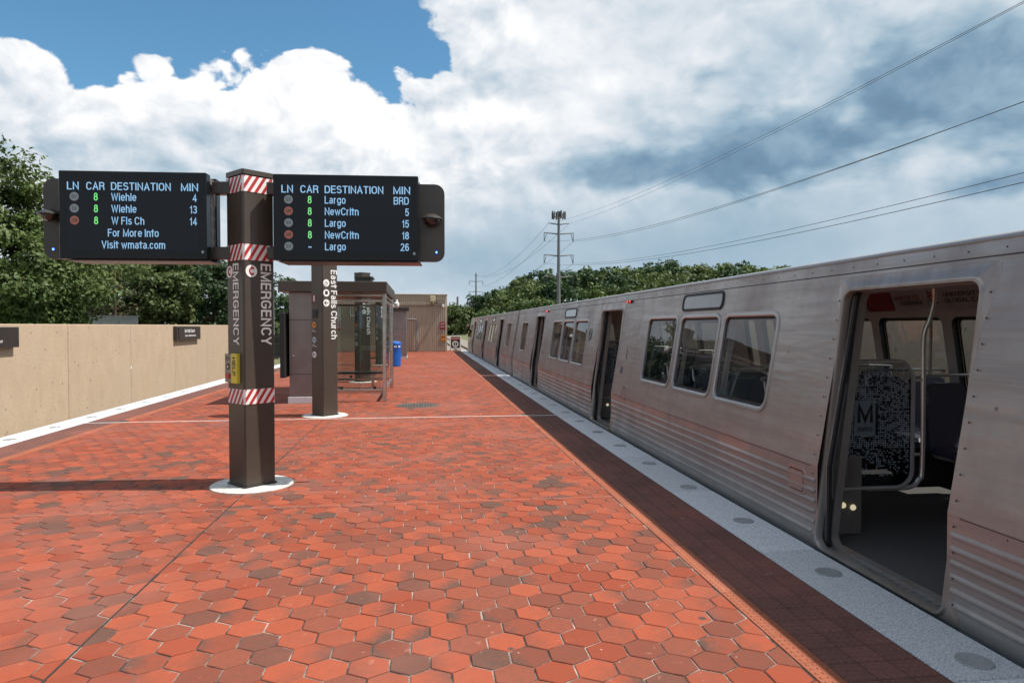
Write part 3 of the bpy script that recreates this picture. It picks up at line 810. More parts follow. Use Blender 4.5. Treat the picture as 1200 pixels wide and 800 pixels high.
def wall_sign(label, y0, y1, z0, z1, l1, l2, dots):
    t = thing('wall_sign', label, 'sign', (-9.5, (y0+y1)/2, z0))
    o = MB().box(0, .14, y0-(y0+y1)/2, y1-(y0+y1)/2, 0, z1-z0, .01).build('board', m_bronze_dk, t)
    h = z1-z0; L = y1-y0
    write(t, m_white, l1, h*.24, (.143, L*.02, h*.55), (0,1,0), (0,0,1), 'C', .02, .8, L*.42)
    write(t, m_white, l2, h*.13, (.143, L*.05, h*.25), (0,1,0), (0,0,1), 'C', .02, .8, L*.46)
    for k in range(dots):
        MB().lathe([(0, .143), (h*.10, .143)], (0, -L*.43, h*(.2+.3*k)), 14, 'X').build('line_dot', m_white, t)
    return t
wall_sign('small dark station name sign on the tan wall, left of the emergency pylon', 27.6, 30.4, 1.10, 1.64, 'East Falls Church', 'Vienna / Wiehle-Reston East', 3)
wall_sign('dark sign cut off by the left edge of the picture, on the tan wall', 14.4, 17.3, 1.16, 1.63, 'East Falls Church', 'Vienna / Wiehle-Reston East', 3)

# ================================================================== platform pylons
HD = .24
q2 = 1/math.sqrt(2)
FACES = {'R': (Vector((.12,-.12,0)), Vector((q2,q2,0)), Vector((q2,-q2,0))),
         'L': (Vector((-.12,-.12,0)), Vector((q2,-q2,0)), Vector((-q2,-q2,0)))}
def fpt(face, u, z, off=.003):
    c, r, n = FACES[face]; return c + r*u + n*off + Vector((0,0,z))
def diamond(h, b=.012):
    p = []
    for k in range(4):
        a = R(-90+90*k); c = Vector((math.cos(a)*h, math.sin(a)*h)); t = Vector((-math.sin(a), math.cos(a)))
        p += [tuple(c*(1-b/h)-t*b), tuple(c*(1-b/h)+t*b)]
    return p
def column(t, top):
    MB().prism(diamond(HD), .02, top).build('column', m_bronze, t)
    MB().prism(diamond(HD+.008), top+.012, top+.06).prism(diamond(HD-.02), top, top+.012).build('cap', m_bronze, t)
    MB().lathe([(.0, .016), (.40, .016), (.413, .008), (.413, -.004)], (0,0,0), 48).build('base_disc', m_disc, t, smooth=True)
    mb = MB()
    for a in (0, 90, 180, 270):
        aa = R(a-45); c = Vector((math.cos(aa), math.sin(aa)))*(HD*q2); r = Vector((-math.sin(aa), math.cos(aa)))
        p0, p1 = c - r*.17, c + r*.17; n = Vector((math.cos(aa), math.sin(aa)))*.012
        mb.prism([tuple(p0), tuple(p0+n), tuple(p1+n), tuple(p1)], .014, .035)
    mb.build('base_plate', m_bronze_dk, t)
def disc_on(t, face, u, z, r, m_, name='pictogram', off=.004, parent=None):
    c, rt, n = FACES[face]; N = 24
    poly = [fpt(face, u+r*math.cos(2*math.pi*k/N), z+r*math.sin(2*math.pi*k/N), off-.003) for k in range(N)]
    return MB().plate(poly, n, .003).build(name, m_, parent or t)
def poly_on(mb, face, pts, off=.0055):
    mb.add([fpt(face, u, z, off) for u, z in pts], [tuple(range(len(pts)))]); return mb
def stroke(mb, face, pts, w, off=.0055):
    for (a, b_) in zip(pts[:-1], pts[1:]):
        a, b_ = Vector(a), Vector(b_); d = (b_-a).normalized(); n = Vector((-d.y, d.x))*w/2; e = d*w*.3
        poly_on(mb, face, [tuple(a-n-e), tuple(b_-n+e), tuple(b_+n+e), tuple(a+n-e)], off)
def stripe_band(t, z0, z1):
    mb = MB(); ring0 = diamond(HD+.003); mb.prism(ring0, z0, z1); o = mb.build('warning_band', m_white, t)
    rd = MB(); h = z1-z0; pitch = .076; w = .036
    for face in 'RL':
        k = -8
        while k < 8:
            u0 = k*pitch
            # leaning strokes, clipped to the face
            poly = [(u0-.05, 0), (u0-.05+w, 0), (u0+.05+w, h), (u0+.05, h)]
            poly = clip(poly, 1, 0, .158); poly = clip(poly, -1, 0, .158) if len(poly) > 2 else []
            if len(poly) > 2: poly_on(rd, face, [(u, z0+z) for u, z in poly], .0052)
            k += 1
    rd.build('red_stripes', m_red, o)
DOWN = Vector((0,0,-1))

# ---- near pylon with the arrival displays
PYL = thing('information_pylon', 'brown emergency pylon carrying two arrival displays, nearest the camera', 'pylon', (-1.77, 7.37, 0), R(-3))
column(PYL, 3.16)
for z0, z1 in ((3.0, 3.158), (2.315, 2.475), (.86, 1.01)): stripe_band(PYL, z0, z1)
for face, u in (('R', .015), ('L', -.035)):
    mb = MB(); lettering(mb, 'EMERGENCY', .115, fpt(face, u, 2.285, .004), DOWN, FACES[face][1], 'L', .016, .8, .83)
    mb.build('lettering', m_white, PYL)
for face, u in (('R', -.085), ('L', -.105)):
    dsc = disc_on(PYL, face, u, 2.205, .062, m_white)
    mb = MB(); arc = [(u+.040*math.cos(R(a))+.022, 2.205+.040*math.sin(R(a))) for a in range(120, 245, 12)]
    stroke(mb, face, arc, .016); stroke(mb, face, [(u+.0, 2.240), (u+.020, 2.232)], .022); stroke(mb, face, [(u+.0, 2.170), (u+.020, 2.178)], .022)
    mb.build('handset', m_red, dsc)
# call box on the left face
c, rt, n = FACES['L']
def face_box(mb, face, u0, u1, z0, z1, o0, o1):
    vs = [fpt(face, u, z, o) for o in (o0, o1) for (u, z) in ((u0,z0),(u1,z0),(u1,z1),(u0,z1))]
    return mb.add(vs, [(0,3,2,1),(4,5,6,7),(0,1,5,4),(1,2,6,5),(2,3,7,6),(3,0,4,7)])
cb = face_box(MB(), 'L', -.165, -.035, 1.075, 1.365, 0, .030).build('call_box', m_kiosk, PYL)
face_box(MB(), 'L', -.035, .085, 1.07, 1.372, 0, .033).build('yellow_panel', m_yellow, cb)
mb = MB(); lettering(mb, 'HELP', .062, fpt('L', -.008, 1.335, .035), DOWN, rt, 'L', .03, .85, .19); mb.build('lettering', m_print_k, cb)
mb = MB()
for k in range(5): face_box(mb, 'L', -.15+.0, -.06, 1.30+.008*k, 1.303+.008*k, .029, .032)
mb.build('speaker_grille', m_print_k, cb)
MB().add([fpt('L', -.10+.032*math.cos(2*math.pi*k/16), 1.235+.032*math.sin(2*math.pi*k/16), .032) for k in range(16)], [tuple(range(16))]).build('lens_ring', m_black, cb)
MB().add([fpt('L', -.10+.014*math.cos(2*math.pi*k/12), 1.235+.014*math.sin(2*math.pi*k/12), .034) for k in range(12)], [tuple(range(12))]).build('lens', m_steel, cb)
face_box(MB(), 'L', -.14, -.06, 1.115, 1.165, .028, .040).build('button_plate', m_red, cb)

# brackets
for sg in (-1, 1):
    for z0, z1 in ((3.0, 3.125), (2.335, 2.46)):
        xa, xb = (.16, .36); x0, x1 = (xa, xb) if sg > 0 else (-xb, -xa)
        MB().box(x0, x1, -.06, .06, z0, z1, .006).build('bracket', m_housing, PYL)
DZ0, DZ1 = 2.315, 3.18
def text_rows(disp, x0, w, y, header_only_rows, rows, tail=()):
    H = DZ1-DZ0; fx = lambda f: x0+w*f; fz = lambda f: DZ1-H*f
    hx, ux = Vector((1,0,0)), Vector((0,0,1)); cap = H*.088
    def line(txt, cap_, org, al, bold, xs_, m_, ln=None):
        write(disp, m_, txt, cap_, org, hx, ux, al, bold, xs_, ln)
    for s, f, al, ln in (('LN', .058, 'L', .079), ('CAR', .187, 'L', .123), ('DESTINATION', .353, 'L', .405), ('MIN', .945, 'R', .118)):
        line(s, cap, (fx(f), y, fz(.216)), al, -.008, .72, m_txt, ln*w)
    base = [.338, .472, .608, .746, .882]
    for i, (ln, car, dst, mn) in enumerate(rows):
        z = fz(base[i])
        if car == '8': line('8', cap, (fx(.250), y, z), 'C', -.005, .72, m_txt_g)
        else: line(car, cap, (fx(.250), y, z), 'C', .01, .72, m_txt)
        line(dst, cap, (fx(.353), y, z), 'L', -.012, .72, m_txt)
        line(mn, cap, (fx(.935), y, z), 'R', -.012, .72, m_txt)
        r = H*.050; N = 24; cz = z+cap*.5
        bd = MB().add([(fx(.105)+r*math.cos(2*math.pi*k/N), y+.0005, cz+r*math.sin(2*math.pi*k/N)) for k in range(N)], [tuple(range(N))])
        bd.build('line_badge', m_badge_g if ln == 'SV' else m_badge_r, disp)
        line(ln, cap*.50, (fx(.105), y-.0006, cz-cap*.25), 'C', .0, .72, m_print_k)
    for s, f in tail: line(s, cap, (fx(.5), y, fz(f)), 'C', -.012, .72, m_txt)
for sg in (-1, 1):
    x0, x1 = (-1.775, -.365) if sg < 0 else (.285, 1.735)
    w = x1-x0
    for fb in (-1, 1):
        ya, yb = (-.20, -.085) if fb < 0 else (.085, .20)
        d = MB().box(x0, x1, ya, yb, DZ0, DZ1, .006).build('display', m_bezel, PYL)
        ys_ = ya-.0012 if fb < 0 else yb+.0012
        p = [(x0+w*.055, ys_, DZ1-(DZ1-DZ0)*.91), (x0+w*.948, ys_, DZ1-(DZ1-DZ0)*.91), (x0+w*.948, ys_, DZ1-(DZ1-DZ0)*.095), (x0+w*.055, ys_, DZ1-(DZ1-DZ0)*.095)]
        MB().add(p if fb < 0 else p[::-1], [(0,1,2,3)]).build('screen', m_screen, d)
        if fb < 0:
            if sg < 0: text_rows(d, x0, w, ya-.003, 0, [('SV','8','Wiehle','4'), ('SV','8','Wiehle','13'), ('OR','8','W Fls Ch','14')], (('For More Info', .746), ('Visit wmata.com', .882)))
            else: text_rows(d, x0, w, ya-.003, 0, [('SV','8','Largo','BRD'), ('OR','8','NewCrltn','5'), ('SV','8','Largo','15'), ('OR','8','NewCrltn','18'), ('SV','-','Largo','26')])
            MB().add([(x0+w*(.972+.010*math.cos(a*math.pi/5)), ya-.003, DZ0+.075+.016*math.sin(a*math.pi/5)) for a in range(10)], [tuple(range(10))]).build('maker_mark', m_badge_g, d)
    # inner frame between the two displays: slotted side plates, tray, crown strip
    mb = MB()
    for xe in (x0+.012, x1-.024):
        mb.box(xe, xe+.012, -.085, .085, DZ0+.02, DZ1-.03)
    mb.box(x0+.03, x1-.03, -.02, .02, DZ0+.05, DZ1-.06)
    mb.build('inner_frame', m_tan, PYL)
    mb = MB()
    for i in range(6):
        for yy in (-.05, .05):
            mb.box(x1-.0119, x1-.0108, yy-.012, yy+.012, DZ0+.10+i*.12, DZ0+.18+i*.12)
    mb.build('frame_slots', m_black, PYL)['kind'] = 'stuff'
    MB().box(x0+.05, x1+.02, -.19, .19, DZ0-.018, DZ0-.006, .003).build('tray', m_housing, PYL)
    xe0, xe1 = (-2.02, -.40) if sg < 0 else (.33, 2.00)
    # tail plate with two rounded corners
    r = .10; z0, z1 = DZ0+.01, DZ1-.045; pts = []
    xo, xi = (xe0, xe1) if sg < 0 else (xe1, xe0); s_ = -1 if sg < 0 else 1
    pts = [(xi, z0)] + [(xo-s_*r+s_*r*math.cos(R(a)), z0+r+r*math.sin(R(a))) for a in range(-90, 1, 15)] + [(xo-s_*r+s_*r*math.cos(R(a)), z1-r+r*math.sin(R(a))) for a in range(0, 91, 15)] + [(xi, z1)]
    poly = [(x, -.025, z) for x, z in pts]
    MB().plate(poly, (0,1,0), .05).build('tail_plate', m_housing, PYL, fix=True)
    cx = -1.905 if sg < 0 else 1.868
    dc = MB().lathe([(.0, -.072), (.040, -.066), (.068, -.046), (.082, -.015), (.084, 0)], (0,0,0), 20).build('dome_camera', m_dome, PYL, smooth='all')
    dc.location = (cx, -.125, 2.76)
    o = MB().lathe([(.0, .052), (.05, .045), (.088, .022), (.108, .004), (.110, -.006), (.086, .0)], (0,0,0), 22).box(-.05, .05, 0, .10, -.02, .035, .006).build('camera_hood', m_housing, dc, smooth=True)
    lx = -1.93 if sg < 0 else 1.915
    MB().lathe([(0, -.0275), (.011, -.0275), (.011, -.02)], (lx, 0, 2.425), 12, 'Y').build('status_light', m_led, PYL)

# ---- station name pylons
def arrow_icon(mb, face, u, z, k, off=.0055):
    stroke(mb, face, [(u+.04*k, z), (u-.04*k, z)], .014*k, off)
    stroke(mb, face, [(u-.005*k, z+.036*k), (u-.042*k, z), (u-.005*k, z-.036*k)], .014*k, off)
def station_pylon(loc, label):
    t = thing('station_pylon', label, 'pylon', loc, 0, 'brown station name pylons along the platform')
    column(t, 3.16)
    write(t, m_white, 'East Falls Church', .135, fpt('R', .015, 2.67, .004), DOWN, FACES['R'][1], 'L', .014, .8, 1.26)
    for k, z in enumerate((2.43, 2.25, 2.07)):
        d = disc_on(t, 'R', -.085, z, .066, m_white); mb = MB()
        if k == 0:    # wheelchair
            stroke(mb, 'R', [(-.095, z+.035), (-.088, z+.005), (-.065, z+.003), (-.055, z-.025)], .010)
            stroke(mb, 'R', [(-.085+.026*math.cos(R(a))-.008, z-.018+.026*math.sin(R(a))) for a in range(100, 350, 25)], .008)
        elif k == 1:  # bus
            poly_on(mb, 'R', [(-.085+.030*x, z+.034*y) for x, y in ((-1,-.8),(1,-.8),(1,1),(-1,1))])
        else: arrow_icon(mb, 'R', -.085, z, 1)
        mb.build('symbol', m_print_k, d)
    for z, m_ in ((1.67, m_orange), (1.40, m_badge_g), (1.13, m_white)):
        d = disc_on(t, 'L', -.075, z, .058, m_); mb = MB()
        if m_ is m_white: arrow_icon(mb, 'L', -.075, z, .9)
        else:
            lettering(mb, 'OR' if m_ is m_orange else 'SV', .045, fpt('L', -.075, z-.022, .0055), FACES['L'][1], (0,0,1), 'C', .02, .8)
        mb.build('symbol', m_print_k, d)
    for (s, z) in (('New', 1.575), ('Carrollton', 1.545), ('Largo', 1.305), ('Town Center', 1.275)):
        write(t, m_white, s, .020, fpt('L', -.13, z, .004), FACES['L'][1], (0,0,1), 'L', .02, .8)
    lb = face_box(MB(), 'L', -.10, -.045, 2.09, 2.22, 0, .004).build('notice', m_red, t)
    mb = MB(); face_box(mb, 'L', -.09, -.055, 2.11, 2.15, .003, .005); face_box(mb, 'L', -.09, -.055, 2.16, 2.20, .003, .005); mb.build('notice_print', m_white, lb)
    face_box(MB(), 'L', -.11, .02, 1.80, 1.95, 0, .012).build('speaker_panel', m_black, t)
    return t
sp = station_pylon((-1.80, 12.9, 0), 'brown station name pylon with white vertical lettering, in front of the glass shelter')
for (y, lab) in ((20.6, 'brown station name pylon seen through the shelter glass, just behind the shelter'),
                 (29.5, 'brown station name pylon level with the blue bin, far along the platform'),
                 (39.0, 'brown station name pylon farthest along the platform, behind the equipment cabinet')):
    c2 = copy_tree(sp); c2.location = (-1.78, y, 0); c2['label'] = lab

# ================================================================== shelter
SH = thing('platform_shelter', 'glass and steel waiting shelter with flat brown roof', 'shelter', (-1.9, 15.1, 0))
def part(mb, name, m_, parent, org, **kw):
    o = mb.build(name, m_, parent, **kw)
    if parent and parent.parent is None: o.location = -Vector(org)
    return o
so_ = (-1.9, 15.1, 0)
kb = part(MB().box(-2.83, -2.05, 15.02, 15.9, .14, .62, .004).box(-2.83, -2.05, 15.02, 15.9, .626, 1.78, .004).box(-2.83, -2.05, 15.02, 15.9, 1.786, 2.37, .004), 'end_cabinet', m_kiosk, SH, so_)
MB().lathe([(0, 15.005), (.018, 15.005), (.018, 15.02)], (-2.74, 0, 1.02), 10, 'Y').build('lock', m_steel, kb)
part(MB().box(-2.86, -2.03, 14.99, 15.93, 0, .139, .006), 'plinth', m_granite, SH, so_)
part(MB().box(-2.98, -2.88, 14.80, 15.86, .56, 1.93, .01), 'map_case', m_black, SH, so_)
rf = part(MB().box(-3.02, -.77, 14.85, 18.95, 2.375, 2.60, .008), 'roof', m_bronze, SH, so_)
MB().box(-1.55, -1.19, 16.2, 16.8, 2.601, 2.76, .01).box(-1.58, -1.16, 16.17, 16.83, 2.761, 2.80).build('roof_vent', m_housing, rf)
mb = MB()
for (x, y) in ((-1.75, 17), (-1.95, 17.4), (-1.05, 17.2), (-.95, 16.6), (-1.85, 16.1)):
    mb.tube([(x, y, 2.6), (x, y, 2.68)], .03, 8)
mb.tube([(-1.19, 16.5, 2.64), (-1.0, 16.5, 2.67), (-.9, 16.5, 2.63), (-.86, 16.5, 2.60)], .012, 6)
mb.build('roof_pipes', m_grey, rf, smooth=True)
for (x, y) in ((-.84, 15.15), (-.84, 18.5), (-2.78, 18.5)):
    part(MB().box(x-.043, x+.043, y-.043, y+.043, 0, 2.375, .01), 'post', m_steel, SH, so_)
for (x0, x1, y, zs) in ((-2.05, -.883, 15.15, (.26, 2.20, 2.32)), (-2.74, -.883, 18.5, (.24, 2.20, 2.32))):
    for z in zs:
        part(MB().box(x0, x1, y-.03, y+.03, z-.027, z+.027, .008), 'rail', m_steel, SH, so_)
    part(MB().box(x0+.02, x1-.02, y-.004, y+.004, zs[0]+.03, zs[1]-.03), 'glass_pane', m_shglass, SH, so_)
for z in (.25, 2.2, 2.32):
    part(MB().box(-.865, -.815, 15.193, 18.457, z-.025, z+.025, .006), 'rail', m_steel, SH, so_)
part(MB().box(-.844, -.836, 16.9, 18.44, .28, 2.17), 'glass_pane', m_shglass, SH, so_)
for (x, y) in ((-1.75, 15.1), (-1.05, 15.1), (-1.9, 18.45)):
    part(MB().box(x-.03, x+.03, y-.005, y+.09, .285, .34, .006), 'glass_clamp', m_black, SH, so_)
dm = part(MB().lathe([(0, 2.14), (.04, 2.15), (.065, 2.18), (.072, 2.22), (.074, 2.27), (.04, 2.30), (.03, 2.37)], (-.72, 18.9, 0), 18), 'dome_camera', m_white, SH, so_, smooth=True)
bn = part(MB().box(-2.7, -1.0, 17.85, 18.30, .42, .47, .01), 'bench_seat', m_bronze_dk, SH, so_)
for x in (-2.4, -1.3): part(MB().box(x-.03, x+.03, 17.9, 18.25, 0, .42), 'bench_leg', m_steel, SH, so_)

# blue bin
BN = thing('recycling_bin', 'round blue recycling bin standing right of the shelter posts', 'bin', (-1.19, 28.5, 0))
MB().lathe([(.25, 0), (.27, .02), (.285, .45), (.29, .86), (.30, .88), (.30, .93), (.27, .99), (.15, 1.03), (0, 1.035)], (0,0,0), 28).build('barrel', m_blue, BN, smooth=True)
mb = MB()
for k in range(12):
    a0, a1 = R(200+k*12), R(200+k*12+8)
    if k % 3 != 2: mb.add([(.293*math.cos(a0), .293*math.sin(a0), .78), (.293*math.cos(a1), .293*math.sin(a1), .78), (.293*math.cos(a1), .293*math.sin(a1), .85), (.293*math.cos(a0), .293*math.sin(a0), .85)], [(0,1,2,3)])
mb.build('lettering', m_white, BN)

# equipment cabinet with canopy
EC = thing('equipment_cabinet', 'grey steel cabinet with dark flat canopy in front of the concrete building', 'cabinet', (-1.2, 35.6, 0))
MB().box(-.42, .36, -.3, .9, .10, 1.5, .006).box(-.42, .36, -.3, .9, 1.505, 2.44, .006).build('body', m_kiosk, EC)
MB().box(-.44, .38, -.32, .92, 0, .10).build('plinth', m_granite, EC)
MB().box(-.62, .48, -.55, 1.15, 2.44, 2.60, .008).build('canopy', m_bronze_dk, EC)
MB().lathe([(0, -.325), (.025, -.325), (.025, -.30)], (.02, 0, 1.2), 10, 'Y').build('lock', m_orange, EC)
MB().lathe([(0, -.30), (.10, -.28), (.14, -.15), (.10, -.02), (0, 0)], (-.25, -.4, 2.75), 16).build('globe_lamp', m_white, EC, smooth=True)

# ================================================================== concrete end building
EB = thing('concrete_building', 'ribbed tan concrete building closing the far end of the platform', 'building', (-2, 44.3, 0))
bx0, bx1, bh = -5.5, 1.53, 3.68
mb = MB().box(bx0+2+.03, bx1+2-.03, .04, 7, 0, bh-.02)
x = bx0+2
while x < bx1+2-.05:
    mb.box(x, min(x+.085, bx1+2), 0, .05, .02, bh-.04, .012); x += .125
y = .06
while y < 7:
    mb.box(bx1+2-.04, bx1+2, y, y+.085, .02, bh-.04, .012); y += .125
mb.build('wall', m_ribbed, EB)
MB().box(bx0+2-.03, bx1+2.03, -.03, 7.03, bh-.039, bh+.03, .01).build('coping', m_ribbed, EB)
dr = MB().box(.78, .92, -.10, .02, .0, 2.25, .005).build('door_frame', m_bronze_dk, EB)
MB().box(.10, .78, -.05, .02, 0, 2.2).build('door', m_black, EB)
MB().tube([(.92, -.06, 2.1), (1.45, -.06, 2.1), (1.56, -.06, 2.06), (1.60, -.06, 1.96), (1.60, -.06, 0)], .035, 8).build('conduit', m_grey, EB, smooth=True)
MB().box(-1.2, 2.70, -.09, -.001, 2.96, 3.10, .005).build('cable_tray', mat('tray_paint', (.30,.25,.19), .6), EB)
MB().box(2.46, 2.77, -.42, -.12, 3.22, 3.56, .02).box(2.58, 2.64, -.30, 0, 3.10, 3.24).build('flood_light', mat('lamp_cream', (.68,.60,.42), .5), EB)
MB().box(2.87, 3.34, -.10, -.001, 3.06, 3.38, .006).build('junction_box', mat('box_paint', (.24,.21,.17), .5), EB)
o = MB().lathe([(.075, -.34), (.085, -.30), (.085, -.02), (.05, 0)], (3.27, 0, 2.94), 14, 'Y').box(3.24, 3.30, -.12, 0, 2.98, 3.06).build('security_camera', m_white, EB, smooth=True)
MB().tube([(2.5, -.3, 3.1), (2.75, -.32, 2.98), (3.25, -.2, 2.98)], .03, 6).build('lamp_arm', m_housing, EB)
def notice(x0, x1, z0, z1, m_, sym):
    o = MB().box(x0, x1, -.025, -.001, z0, z1, .003).build('notice', m_, EB)
    mb = MB(); lettering(mb, sym[0], (z1-z0)*.2, ((x0+x1)/2, -.027, z0+(z1-z0)*.62), (1,0,0), (0,0,1), 'C', .02, .8, (x1-x0)*.7)
    if len(sym) > 1: lettering(mb, sym[1], (z1-z0)*.16, ((x0+x1)/2, -.027, z0+(z1-z0)*.25), (1,0,0), (0,0,1), 'C', .02, .8, (x1-x0)*.7)
    mb.build('notice_print', m_print_k if m_ is m_orange else m_white, o)
notice(3.06, 3.41, 1.45, 1.92, m_dred, ('DO NOT', 'ENTER'))
notice(3.14, 3.45, .70, 1.05, m_orange, ('!',))
notice(-3.62, -3.22, 1.40, 1.92, m_dred, ('DO NOT', 'ENTER'))
MB().tube([(-2.6, -.05, 3.1), (-2.6, -.05, 2.35), (-2.5, -.05, 2.28), (-1.2, -.05, 2.28)], .04, 8).build('conduit', m_grey, EB, smooth=True)

# end-of-platform gate sign
GS = thing('barrier_sign', 'white framed warning sign gate at the far platform end beside the track', 'sign', (2.14, 46.0, 0))
mb = MB()
for x0, x1, z0, z1 in ((-.37, -.30, .06, 1.0), (.30, .37, .06, 1.0), (-.30, .30, .93, 1.0), (-.30, .30, .10, .17)): mb.box(x0, x1, -.03, .03, z0, z1, .005)
mb.build('frame', m_white, GS)
p_ = MB().box(-.30, .30, -.012, .012, .17, .93).build('board', m_print_k, GS)
MB().box(-.29, .29, -.018, -.013, .72, .92).build('red_header', m_red, p_)
mb = MB(); lettering(mb, 'DANGER', .09, (0, -.020, .77), (1,0,0), (0,0,1), 'C', .02, .8, .5); mb.build('lettering', m_white, p_)
mb = MB().loops([[(math.cos(2*math.pi*k/24)*r, -.016, .45+math.sin(2*math.pi*k/24)*r) for k in range(24)] for r in (.13, .215)])
mb.box(-.03, .03, -.018, -.014, .36, .54); mb.build('prohibition_ring', m_white, p_)
for x in (-.33, .33): MB().box(x-.03, x+.03, -.25, .25, 0, .06).build('foot', m_grey, GS)

# ================================================================== the train
CX0 = 2.93                      # side sheet at sill level
HALF = 1.52
CL = 22.50                      # car length
DOORS = [4.29, 11.25, 18.21]    # door centres along the car
DW = .64
WIN = [(5.86, 6.92), (7.06, 8.12), (8.26, 9.32)]
WINS = WIN + [(a+6.96, b+6.96) for a, b in WIN] + [(20.28, 21.38), (1.12, 2.22)]
WZ0, WZ1 = .92, 1.75
PROF = [(-.98,.09),(-.93,.03),(-.80,.0),(.60,0),(.66,.010),(2.140,.2567)]
def px_(z):
    for (z0, x0), (z1, x1) in zip(PROF[:-1], PROF[1:]):
        if z <= z1: return x0+(x1-x0)*(z-z0)/(z1-z0)
    return PROF[-1][1]
def sidept(y, z, dep, far):
    x = px_(z)+dep
    return (2*HALF-x, y, z) if far else (x, y, z)
def patch(mb, y0, y1, z0, z1, dep, far):
    mb.add([sidept(y0,z0,dep,far), sidept(y1,z0,dep,far), sidept(y1,z1,dep,far), sidept(y0,z1,dep,far)], [(0,3,2,1) if not far else (0,1,2,3)])
def patch_hole(mb, y0, y1, z0, z1, h, r, dep, far, m=0.0):
    """rectangle with a rounded-rectangle hole"""
    inner = rr(*h, r, m, 5); n = len(inner)//4
    corners = [(y1,z0),(y1,z1),(y0,z1),(y0,z0)]
    vs = [sidept(y,z,dep,far) for y,z in inner]+[sidept(y,z,dep,far) for y,z in corners]
    fs = []; N = len(inner)
    for c in range(4):
        for k in range(n-1): fs.append((c*n+k, N+c, c*n+k+1))
        fs.append((c*n+n-1, N+c, N+(c+1)%4, ((c+1)*n) % N))
    if far: fs = [f[::-1] for f in fs]
    mb.add(vs, fs)
def door_header(mb, c, dep, far):
    r = .11; top = 2.14; pts = []
    for k in range(7): a = R(180-15*k); pts.append((c-DW+r+r*math.cos(a), 1.92-r+r*math.sin(a)))
    for k in range(7): a = R(90-15*k); pts.append((c+DW-r+r*math.cos(a), 1.92-r+r*math.sin(a)))
    for (a, b_) in zip(pts[:-1], pts[1:]):
        vs = [sidept(*a,dep,far), sidept(*b_,dep,far), sidept(b_[0],top,dep,far), sidept(a[0],top,dep,far)]
        mb.add(vs, [(0,3,2,1) if not far else (0,1,2,3)])
    r = .09; pts = []
    for k in range(7): a = R(180+15*k); pts.append((c-DW+r+r*math.cos(a), .0+r+r*math.sin(a)))
    for k in range(7): a = R(270+15*k); pts.append((c+DW-r+r*math.cos(a), .0+r+r*math.sin(a)))
    for (a, b_) in zip(pts[:-1], pts[1:]):
        vs = [sidept(a[0],-.14,dep,far), sidept(b_[0],-.14,dep,far), sidept(*b_,dep,far), sidept(*a,dep,far)]
        mb.add(vs, [(0,3,2,1) if not far else (0,1,2,3)])
def skin(mb, dep, far, doors_open=True, flutes=True, low=-.98):
    edges = [0]+[e for d in DOORS for e in (d-DW, d+DW)]+[CL]
    for a, b_ in zip(edges[0::2], edges[1::2]):
        # skirt
        zs = [z for z, _ in PROF if low <= z < .0]+[-.14]
        for z0, z1 in zip(zs[:-1], zs[1:]): patch(mb, a, b_, z0, z1, dep, far)
        # fluted lower band: ridges standing 9 mm proud
        if flutes:
            patch(mb, a, b_, -.14, .035, dep, far); z = .035; gp = .078
            for k in range(6):
                z0 = z+k*gp; e0, e1 = a+.03, b_-.03
                pr = [(z0, 0), (z0+.040, 0), (z0+.048, -.008), (z0+.060, -.008), (z0+.078, 0)]
                for (p, q), (p2, q2_) in zip(pr[:-1], pr[1:]):
                    mb.add([sidept(e0,p,dep+q,far), sidept(e1,p,dep+q,far), sidept(e1,p2,dep+q2_,far), sidept(e0,p2,dep+q2_,far)], [(0,3,2,1) if not far else (0,1,2,3)])
                for (u0, u1) in ((a, e0), (e1, b_)): patch(mb, u0, u1, z0, z0+gp, dep, far)
                for e in (e0, e1):
                    mb.add([sidept(e, z_, dep+q, far) for z_, q in pr], [tuple(range(5))])
            patch(mb, a, b_, z+6*gp, .60, dep, far)
        else: patch(mb, a, b_, -.14, .60, dep, far)
        patch(mb, a, b_, .60, .66, dep, far)
        ws = sorted(w for w in WINS if a < w[0] < b_); y = a
        for w in ws:
            m0, m1 = w[0]-.06, w[1]+.06
            if m0 > y: patch(mb, y, m0, .66, 2.14, dep, far)
            patch_hole(mb, m0, m1, .66, 2.14, (w[0], w[1], WZ0, WZ1), .09, dep, far); y = m1
        patch(mb, y, b_, .66, 2.14, dep, far)
    for d in DOORS:
        if doors_open: door_header(mb, d, dep, far)
        else:
            patch(mb, d-DW, d+DW, -.14, .60, dep, far); patch(mb, d-DW, d+DW, .60, .66, dep, far)
            for (u0, u1) in ((d-DW, d), (d, d+DW)): patch_hole(mb, u0, u1, .66, 2.14, (u0+.12, u1-.12, WZ0, WZ1), .07, dep, far)
        patch(mb, d-DW, d+DW, -.80, -.14, dep, far)
